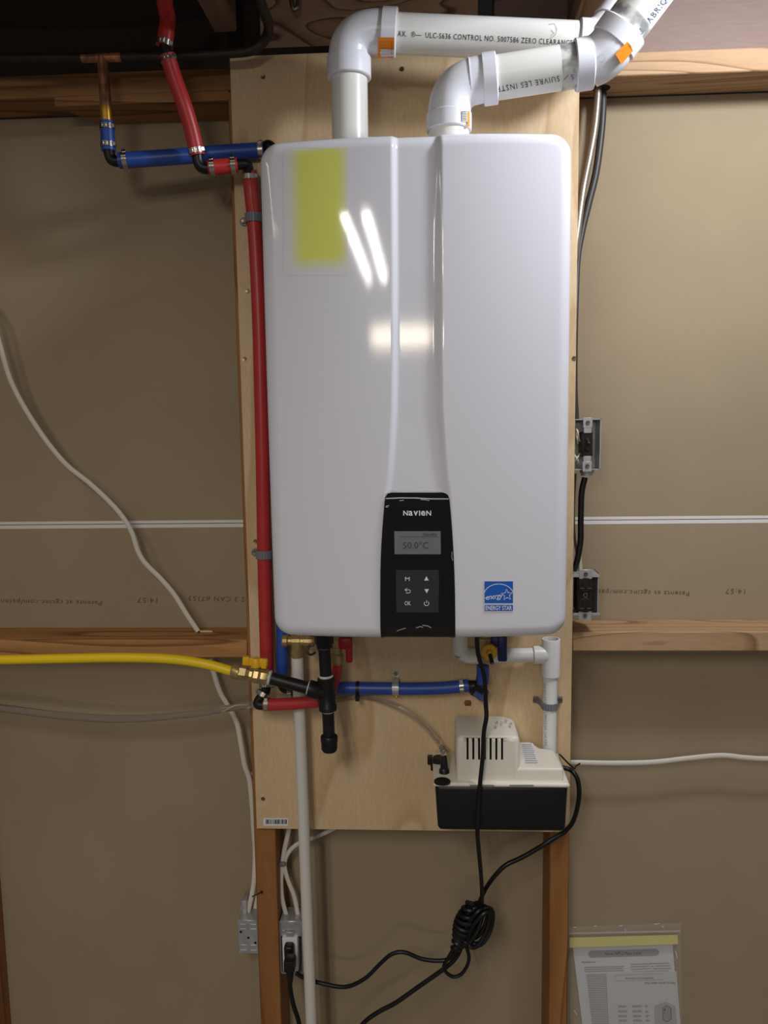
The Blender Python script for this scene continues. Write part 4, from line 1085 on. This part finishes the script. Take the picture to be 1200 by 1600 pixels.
def open_box(b, x0, x1, y0, y1, z0, z1, t=.0016):
    b.box(x0, x1, y1-t, y1, z0, z1); b.box(x0, x0+t, y0, y1, z0, z1); b.box(x1-t, x1, y0, y1, z0, z1)
    b.box(x0, x1, y0, y1, z0, z0+t); b.box(x0, x1, y0, y1, z1-t, z1)


YE = .004
e0, e1_ = at(897.5, 655, YE), at(938, 734, YE)
sw = root('switch_box', (e1_.x, .05, e1_.z), 'open steel box with brown toggle switch right of the heater', 'switch')
b = B(); open_box(b, e0.x, e1_.x, YE, .052, e1_.z, e0.z); b.part('box', M_GALV, sw, None, False)
xm = at(917.5, 690, YE).x; zt, zbm = e0.z, e1_.z
for zz, sg in ((zt, -1), (zbm, 1)):
    b = B(); za, zb_ = sorted((zz-.003*sg, zz+.016*sg)); b.box(xm-.0085, xm+.0085, YE-.004, YE-.0025, za, zb_, .0005, 1); za, zb_ = sorted((zz+.014*sg, zz+.026*sg)); b.box(xm-.007, xm+.007, YE-.0035, YE+.004, za, zb_, .0005, 1); b.part('yoke', M_GALV, sw, 'steel mounting yoke')
b = B(); b.box(xm-.010, xm+.010, YE-.001, .036, zbm+.024, zt-.024, .002, 1); b.part('switch_body', M_DEVICE, sw, 'brown switch body')
b = B(); b.box(xm-.0045, xm+.0045, YE-.004, YE, (zt+zbm)/2-.012, (zt+zbm)/2+.012, .001, 1); b.obox(Vector((xm, YE-.010, (zt+zbm)/2+.004)), Vector((1, 0, 0)), Vector((0, .9, .4)).normalized(), Vector((0, -.4, .9)).normalized(), .0028, .009, .0035, .001, 1); b.part('toggle', M_DEVICE, sw)
for zz in (zt-.007, zbm+.007): place('screw', ('screw', 1), screw_mesh, M_STEEL, sw, Vector((xm, YE-.0045, zz)), TOCAM, Vector((1, 0, 0)))
b = B(); b.sweep([Vector((e0.x+.005, .04, zt-.012)), Vector((e0.x+.007, .010, zt-.022)), Vector((e0.x+.010, .014, zt-.035)), Vector((xm-.010, .02, zt-.042))], .0017, 8, True, None, 5); b.sweep([Vector((e0.x+.009, .04, zt-.018)), Vector((e0.x+.006, .012, zt-.030)), Vector((e0.x+.010, .02, zt-.046))], .0016, 8, True, None, 5)
b.sweep([Vector((e0.x+.005, .04, zbm+.008)), Vector((e0.x+.006, .010, zbm+.020)), Vector((xm-.010, .02, zbm+.030))], .0017, 8, True, None, 5); b.sweep([Vector((e0.x+.013, .04, zbm+.006)), Vector((e0.x+.010, .012, zbm+.015)), Vector((e0.x+.004, .02, zbm+.028))], .0015, 8, True, None, 5)
b.part('wires', mat('cream_wire', (226, 214, 180), .4), sw, 'cream and bare wires')
b = B(); b.lathe(Vector((at(917, 738, .028).x, .028, zbm)), Vector((0, 0, -1)), [(0, .0125), (.002, .0135), (.006, .0135), (.008, .0115), (.012, .0112)], 16); b.part('connector', M_GALV, sw, 'round cable connector')

o0, o1 = at(894.5, 896, YE), at(934.5, 962, YE)
ob = root('outlet_box', (o1.x, .05, o1.z), 'open steel box with brown duplex outlet below the switch', 'outlet')
b = B(); open_box(b, o0.x, o1.x, YE, .052, o1.z, o0.z); b.part('box', M_GALV, ob, None, False)
xm = at(914, 930, YE).x; zt, zbm = o0.z, o1.z; zm_ = (zt+zbm)/2
b = B(); b.box(xm-.012, xm+.012, YE-.004, YE-.0025, zt-.010, zt+.008, .0005, 1); b.box(o0.x-.002, o1.x+.001, YE-.003, YE-.0016, zt-.007, zt-.001, .0004, 1); b.part('yoke', M_GALV, ob, 'steel mounting yoke')
b = B(); b.box(xm-.012, xm+.012, YE-.004, YE-.0025, zbm-.008, zbm+.009, .0005, 1); b.box(o0.x+.001, o1.x+.003, YE-.003, YE-.0016, zbm+.001, zbm+.006, .0004, 1); b.part('yoke', M_GALV, ob, 'steel mounting yoke')
b = B(); b.box(xm-.0155, xm+.0155, YE, .034, zbm+.008, zt-.009, .002, 1); b.part('body', M_DEVICE, ob, 'brown outlet body')
for sg in (-1, 1):
    zc_ = zm_+sg*.0195; b = B()
    b.lathe(Vector((xm, YE+.001, zc_)), TOCAM, [(0, .0142), (.006, .0142), (.0075, .0130)], 24); fc = b.part('outlet_face', M_DEVICE, ob)
    b = B()
    for dx in (-.0058, .0058): b.box(xm+dx-.0011, xm+dx+.0011, YE-.0069, YE-.0060, zc_-.001, zc_+.006)
    b.lathe(Vector((xm, YE-.006, zc_-.0065)), TOCAM, [(0, .0022), (.0009, .0022)], 10); b.part('slots', M_HOLE, fc, None, False)
    b = B()
    for dx in (-.0068, .0068): b.box(xm+dx-.004, xm+dx+.004, YE-.0071, YE-.0064, zc_-.0062, zc_-.0052)
    b.part('rim_glint', M_STEEL, fc, 'bright strips painting a glint on the rim', False)  # steel strips draw a glint on each outlet face
b = B(); b.text('D', 914.5, 930, 7, plane(YE-.006), 180, 1, .0004); b.part('letter', M_STEEL, ob, 'raised letter', False)
for zz in (zt-.001, zbm+.001): place('screw', ('screw', 1), screw_mesh, M_STEEL, ob, Vector((xm, YE-.0045, zz)), TOCAM, Vector((1, 0, 0)))

# cables that serve the boxes
ac = root('armored_cable', at(905, 330, .05), 'silvery armored cable bending down from a hole in the top plate', 'cable', 'armored cables beside the plywood')
q = [Vector((at(934, 141, .066).x, .066, 2.1497)), at(933, 160, .064), at(929, 200, .06), at(921, 245, .055), at(912, 290, .055), at(906, 330, .05), at(901, 370, .047), at(893, 430, .045), at(886, 500, .045)]
b = B(); b.sweep(q, .0072, 14, True, None, 10); b.part('sheath', M_ARMOR, ac)
ac2 = root('armored_cable', at(910, 330, .06), 'dark cable hanging behind the silvery armored one to the switch', 'cable', 'armored cables beside the plywood')
q = [Vector((at(943, 141, .072).x, .080, 2.1497)), at(942, 165, .079), at(939, 210, .079), at(931, 270, .076), at(919, 320, .072), at(909, 365, .067), at(903, 410, .058), at(900, 500, .038), at(899, 600, .034), at(901.5, 655, .03)]
b = B(); b.sweep(q, [.0070]*5+[.0062, .0048, .0042, .0042, .0042], 12, True, None, 10); b.part('sheath', M_ARMORD, ac2)
b = B(); b.lathe(Vector((at(939, 140, .069).x, .069, 2.1502)), Vector((0, 0, -1)), [(0, .017), (.001, .017)], 20); b.part('hole', M_HOLE, w, 'drilled hole in the top plate', False)
cb = root('black_cable', at(908, 820, .03), 'black cable linking the switch box to the outlet box', 'cable')
q = [Vector((at(914, 745, .028).x, .028, at(914, 746, .028).z)), at(909, 770, .028), at(907.5, 810, .028), at(907, 845, .027), at(902, 875, .026), at(896, 893, .028)]
b = B(); b.sweep(q, .0058, 12, True, None, 8); b.part('sheath', M_CORD, cb)
b = B(); b.sweep([at(899, 740, .045), at(896.5, 790, .045), at(897, 830, .045), at(901, 862, .042), at(905, 880, .035)], .0026, 8, True, None, 8); b.part('ground_wire', mat('olive_wire', (112, 112, 84), .5), cb, 'thin olive ground wire')
b = B(); b.sweep([at(904.5, 858, .034), at(906, 878, .032), Vector((at(907, 894, .03).x, .03, o0.z-.0004))], .0042, 10, True, None, 8); b.part('braid', mat('pale_braid', (188, 190, 160), .5, metal=.3), cb, 'pale braided sleeve')

# lower left steel box and outlet with plug
YQ = .030
k0, k1 = at(371, 1437.5, YQ), at(404, 1490.5, YQ)
jb = root('junction_box', (k0.x, .06, k1.z), 'galvanised steel box with knockouts left of the stud', 'box')
b = B(); b.box(k0.x, k1.x, YQ, .078, k1.z, k0.z, .001, 1); b.part('box', M_GALV, jb)
kw = (k1.x-k0.x); M_BRIGHT = mat('bright_steel', (206, 208, 208), .3, metal=.8)
for fx, fz in ((.27, .13), (.77, .13), (.27, .27), (.77, .27), (.27, .75), (.77, .75), (.27, .9), (.77, .9)):
    b = B(); b.box(k0.x+kw*fx-.0062, k0.x+kw*fx+.0062, YQ-.0012, YQ+.0004, k0.z-(k0.z-k1.z)*fz-.0009, k0.z-(k0.z-k1.z)*fz+.0009); b.part('pressed_rib', M_BRIGHT, jb)
for fx, fz in ((.5, .17), (.5, .88)):
    b = B(); b.obox(Vector((k0.x+kw*fx, YQ-.0008, k0.z-(k0.z-k1.z)*fz)), Vector((.5, 0, .86)), Vector((0, 1, 0)), Vector((-.86, 0, .5)), .006, .0008, .0009); b.part('pressed_rib', M_BRIGHT, jb)
b = B()
for fx, fz in ((.15, .35), (.52, .52), (.86, .67)): b.lathe(Vector((k0.x+kw*fx, YQ+.0002, k0.z-(k0.z-k1.z)*fz)), TOCAM, [(0, .0026), (.0006, .0026)], 12)
b.part('holes', M_HOLE, jb, None, False)
b = B(); b.box(k0.x+.004, k0.x+.016, .05, .085, k0.z-.002, k0.z+.030, .003, 2); b.sweep([at(382, 1404, .075), at(377, 1420, .07), at(376, 1440, .06)], .003, 8, True, None, 4); b.part('bracket', M_GALV, jb)
b = B(); b.lathe(at(394, 1401, .018), at(415, 1391, .012)-at(394, 1401, .018), [(0, .0012), (.024, .0012), (.0242, .003), (.0255, .003)], 8); b.thing('nail', M_COPDARK, at(404, 1396, .015), 'dark nail slanting into the left stud above the steel box', 'nail')

r0, r1 = at(437, 1436, YQ), at(474.5, 1520, YQ)
db = root('outlet_box', (r1.x, .06, r1.z), 'steel box with white outlet and black plug behind the discharge tube', 'outlet')
b = B(); open_box(b, r0.x, r1.x, YQ-.004, .074, r1.z, r0.z); b.part('box', M_GALV, db, None, False)
zc0 = at(455, 1462, YQ).z
b = B(); b.box(r0.x+.001, r1.x-.001, YQ-.004, YQ+.012, zc0, r0.z-.001, .002, 1); b.lathe(Vector((at(443.5, 1453, YQ).x, YQ-.003, at(443, 1453, YQ).z)), TOCAM, [(0, .0045), (.0025, .0042), (.0032, .003)], 12); b.part('clamp_plate', M_GALV, db, 'steel cable clamp')
d0, d1 = at(440.5, 1464, YQ-.01), at(466.5, 1518, YQ-.01)
b = B(); b.box(d0.x, d1.x, YQ-.012, YQ+.02, d1.z, d0.z, .003, 2); b.part('receptacle', M_WHITED, db, 'white outlet')
b = B(); dm = (d0.x+d1.x)/2
b.obox(Vector((dm+.0005, YQ-.022, at(452, 1486, YQ-.02).z)), Vector((1, 0, 0)), Vector((0, 1, .1)).normalized(), Vector((0, -.1, 1)).normalized(), .0098, .010, .0175, .005, 3); b.part('plug', M_BPLAST, db, 'upper black plug')
b = B(); b.box(dm-.008, dm+.008, YQ-.010, YQ-.007, d0.z+.0005, d0.z+.010, .0005, 1); b.part('yoke', M_GALV, db); b = B(); b.box(dm-.010, dm+.010, YQ-.010, YQ-.007, d1.z-.010, d1.z-.0005, .0005, 1); b.part('yoke', M_GALV, db)
for zz in (1454.5, 1513.5):
    pn = at(433, zz, .024); b = B(); b.lathe(Vector((r0.x, .024, pn.z)), Vector((-1, 0, 0)), [(0, .0012), (.007, .0012), (.0075, .0026), (.0088, .0026)], 8); b.part('nail', M_BRASS, db)
lw = root('plug_cord', at(458, 1560, -.03), 'black cord hanging from the lower plug and out of the picture', 'cord')
b = B(); b.sweep([at(453, 1530, -.034), at(454, 1548, -.034), at(459, 1572, -.034), at(467, 1598, -.034), at(472, 1640, -.034), at(476, 1700, -.034)], .0046, 10, True, None, 6); b.part('cord', M_CORD, lw)

# ================================================================== BAG OF PAPERS
YZ = YD-.003
bg = root('plastic_bag', at(976, 1600, YZ), 'clear zip bag of manuals taped to the drywall at lower right', 'bag')
b = B(); g = [(889, 1064, (1448, 1442))]
for y in (1458, 1478, 1500, 1530, 1560, 1600, 1640, 1680): g.append((889.5+(y-1448)*.008, 1063.5+(y-1448)*.012, (y, y-5)))
rng = random.Random(3)
bagmap = lambda px, py: at(px, py, YD-.0065-.0022*math.sin(px*.11+py*.05)*math.sin(py*.09+px*.03))
b.decal(g, bagmap, 0, 26); b.part('front_film', M_BAG, bg, 'clear film')
b = B(); b.decal([(889.5, 1063.5, (1457, 1453.3)), (889.5, 1063.5, (1460, 1456.3))], plane(YD-.0098), 0, 6, .0015); b.part('zip_strip', M_BAGZIP, bg, 'zip strip')
b = B()
for x_, y_, dx, dy in ((896, 1449, 5, 0), (928, 1447, 4, 0), (967, 1447, 6, -1), (976, 1452, 2, 3), (1022, 1444, 9, -1), (1034, 1446, 3, 4), (1018, 1507, 6, 4), (1012, 1512, 8, -6), (1005, 1516, 16, -2), (1045, 1502, 6, 3), (978, 1511, 6, -3), (1055, 1485, 3, 12), (897, 1578, 4, 8)):
    b.strip([(x_, y_), (x_+dx*.6, y_+dy*.4), (x_+dx, y_+dy)], 1.1, plane(YD-.0100), 0)
b.part('film_crease_glint', mat('film_glint', (224, 224, 220), .2), bg, 'painted glints on creases in the film', False, kind='stuff')  # pale strips paint glints along the bag's creases
b = B(); b.decal([(890, 1058.5, (1465, 1460.5)), (889.8, 1060, (1481, 1475.5))], plane(YD-.0112), 0, 6, .0006); b.thing('tape_strip', M_MASK, at(975, 1481, YD-.011), 'pale yellow tape strip across the top of the bag', 'tape', None, False)


def bil(q, u, v):
    (ax_, ay_), (bx_, by_), (cx2, cy2), (dx_, dy_) = q; x = (ax_*(1-u)+bx_*u)*(1-v)+(dx_*(1-u)+cx2*u)*v; y = (ay_*(1-u)+by_*u)*(1-v)+(dy_*(1-u)+cy2*u)*v; return x, y


S1 = ((895, 1481), (1051, 1476), (1068, 1690), (921, 1690)); s1 = plane(YD-.0022)
sh = root('manual_sheet', at(980, 1560, YD-.002), 'white printed instruction sheet with grey heading inside the bag', 'paper')
b = B(); qs = [at(x, y, YD-.0022) for x, y in S1]; b.hexa([p+Vector((0, .0004, 0)) for p in qs], qs); b.part('page', M_SHEET, sh, None, False)
m1 = lambda u, v: s1(*bil(S1, u, v))
b = B()
hd = [(920+0, 1491)]
cap = [(925+6*math.sin(a)*-1, 1491+5.5*-math.cos(a)) for a in [k*PI/8 for k in range(9)]]; cap2 = [(1024+6*math.sin(a), 1488+5.5*math.cos(a)) for a in [k*PI/8 for k in range(9)]]
b.poly(cap+cap2, s1, .0006); b.part('heading_band', M_SHEETG, sh, 'grey rounded heading band', False)
b = B(); b.text('Navien NPE-2 Mains Combi', 974, 1489.5, 5, s1, 1.2, .95, .001, fit=57); b.text('Requirements', 920, 1503, 3, s1, 1, .9, .0006); b.part('heading', M_INK, sh, 'bold dark heading', False)
b = B()


def lines(q, mapfn, u0, u1, v0, v1, n, th, jit=.04):
    for i in range(n):
        v = v0+(v1-v0)*i/n; j = rng.random()*jit; b.bm.faces.new([b.bm.verts.new(mapfn(*bil(q, uu, vv2))+Vector((0, -.0006, 0))) for uu, vv2 in ((u0, v), (u1-j, v), (u1-j, v+th), (u0, v+th))])


lines(S1, s1, .09, .50, .145, .19, 3, .006); lines(S1, s1, .10, .50, .20, .98, 60, .006); lines(S1, s1, .56, .97, .13, .30, 9, .006)
b.part('text_lines', M_SHEETL, sh, 'grey lines of small print', False, kind='stuff')
S2 = ((947, 1520), (1057, 1518), (1070, 1690), (956, 1690)); s2 = plane(YD-.0040)
sh2 = root('folded_leaflet', at(1005, 1590, YD-.004), 'smaller folded leaflet with upside down print in front of the sheet', 'paper')
b = B(); qs = [at(x, y, YD-.0040) for x, y in S2]; b.hexa([p+Vector((0, .0010, 0)) for p in qs], qs); b.part('page', mat('leaflet_paper', (200, 201, 198), .7), sh2, None, False)
b = B(); b.text('How to use the display Panel', 1031, 1536.5, 3.6, s2, 180.5, .9, .0006, fit=48); b.text('Installation and Start-up', 999, 1529, 3, s2, 180.5, .9, .0006, fit=44); b.part('print', M_INK, sh2, 'upside down print', False)
b = B()
for u0, v0 in ((.14, .30), (.14, .345), (.14, .39), (.14, .43), (.14, .47), (.34, .30), (.34, .345), (.34, .39), (.34, .43), (.34, .47), (.52, .30), (.52, .35), (.52, .39), (.52, .43)): lines(S2, s2, u0, u0+(.14 if u0 < .5 else .06), v0, v0+.022, 3, .004, .03)
b.strip([(960, 1524), (1036, 1521), (1037, 1531), (961, 1533), (960, 1524)], .6, s2, .0006)
b.part('text_lines', M_SHEETL, sh2, None, False, kind='stuff')
b = B(); b.poly([(1022, 1572), (1040, 1565), (1055, 1572), (1058, 1600), (1058, 1640), (1024, 1640)], s2, .0006); dgm = b.part('drawing', mat('grey_drawing', (168, 169, 170), .7), sh2, 'grey line drawing', False)
b = B(); b.poly([(1036, 1575), (1042, 1571), (1048, 1575), (1049, 1592), (1042, 1597), (1036, 1593)], s2, .001); b.part('drawing_detail', M_SHEETG, sh2, None, False); b = B(); b.strip([(1036, 1575), (1042, 1571), (1048, 1575), (1049, 1592), (1042, 1597), (1036, 1593)], .8, s2, .0014, True); b.strip([(1038.5, 1576), (1039, 1580)], 1.4, s2, .0014); b.part('drawing_outline', M_INK, sh2, None, False)

# small things near the ceiling
ph = root('pipe_hook', at(459, 10, .05), 'small bright steel hook at the rim board above the plywood', 'hook')
b = B(); b.sweep([at(457, -14, .069), at(455, -2, .05), at(456, 8, .045), at(460, 15, .045), at(465, 9, .045), at(466, -6, .055)], .0042, 10, True, None, 6); b.part('hook', M_STEEL, ph)
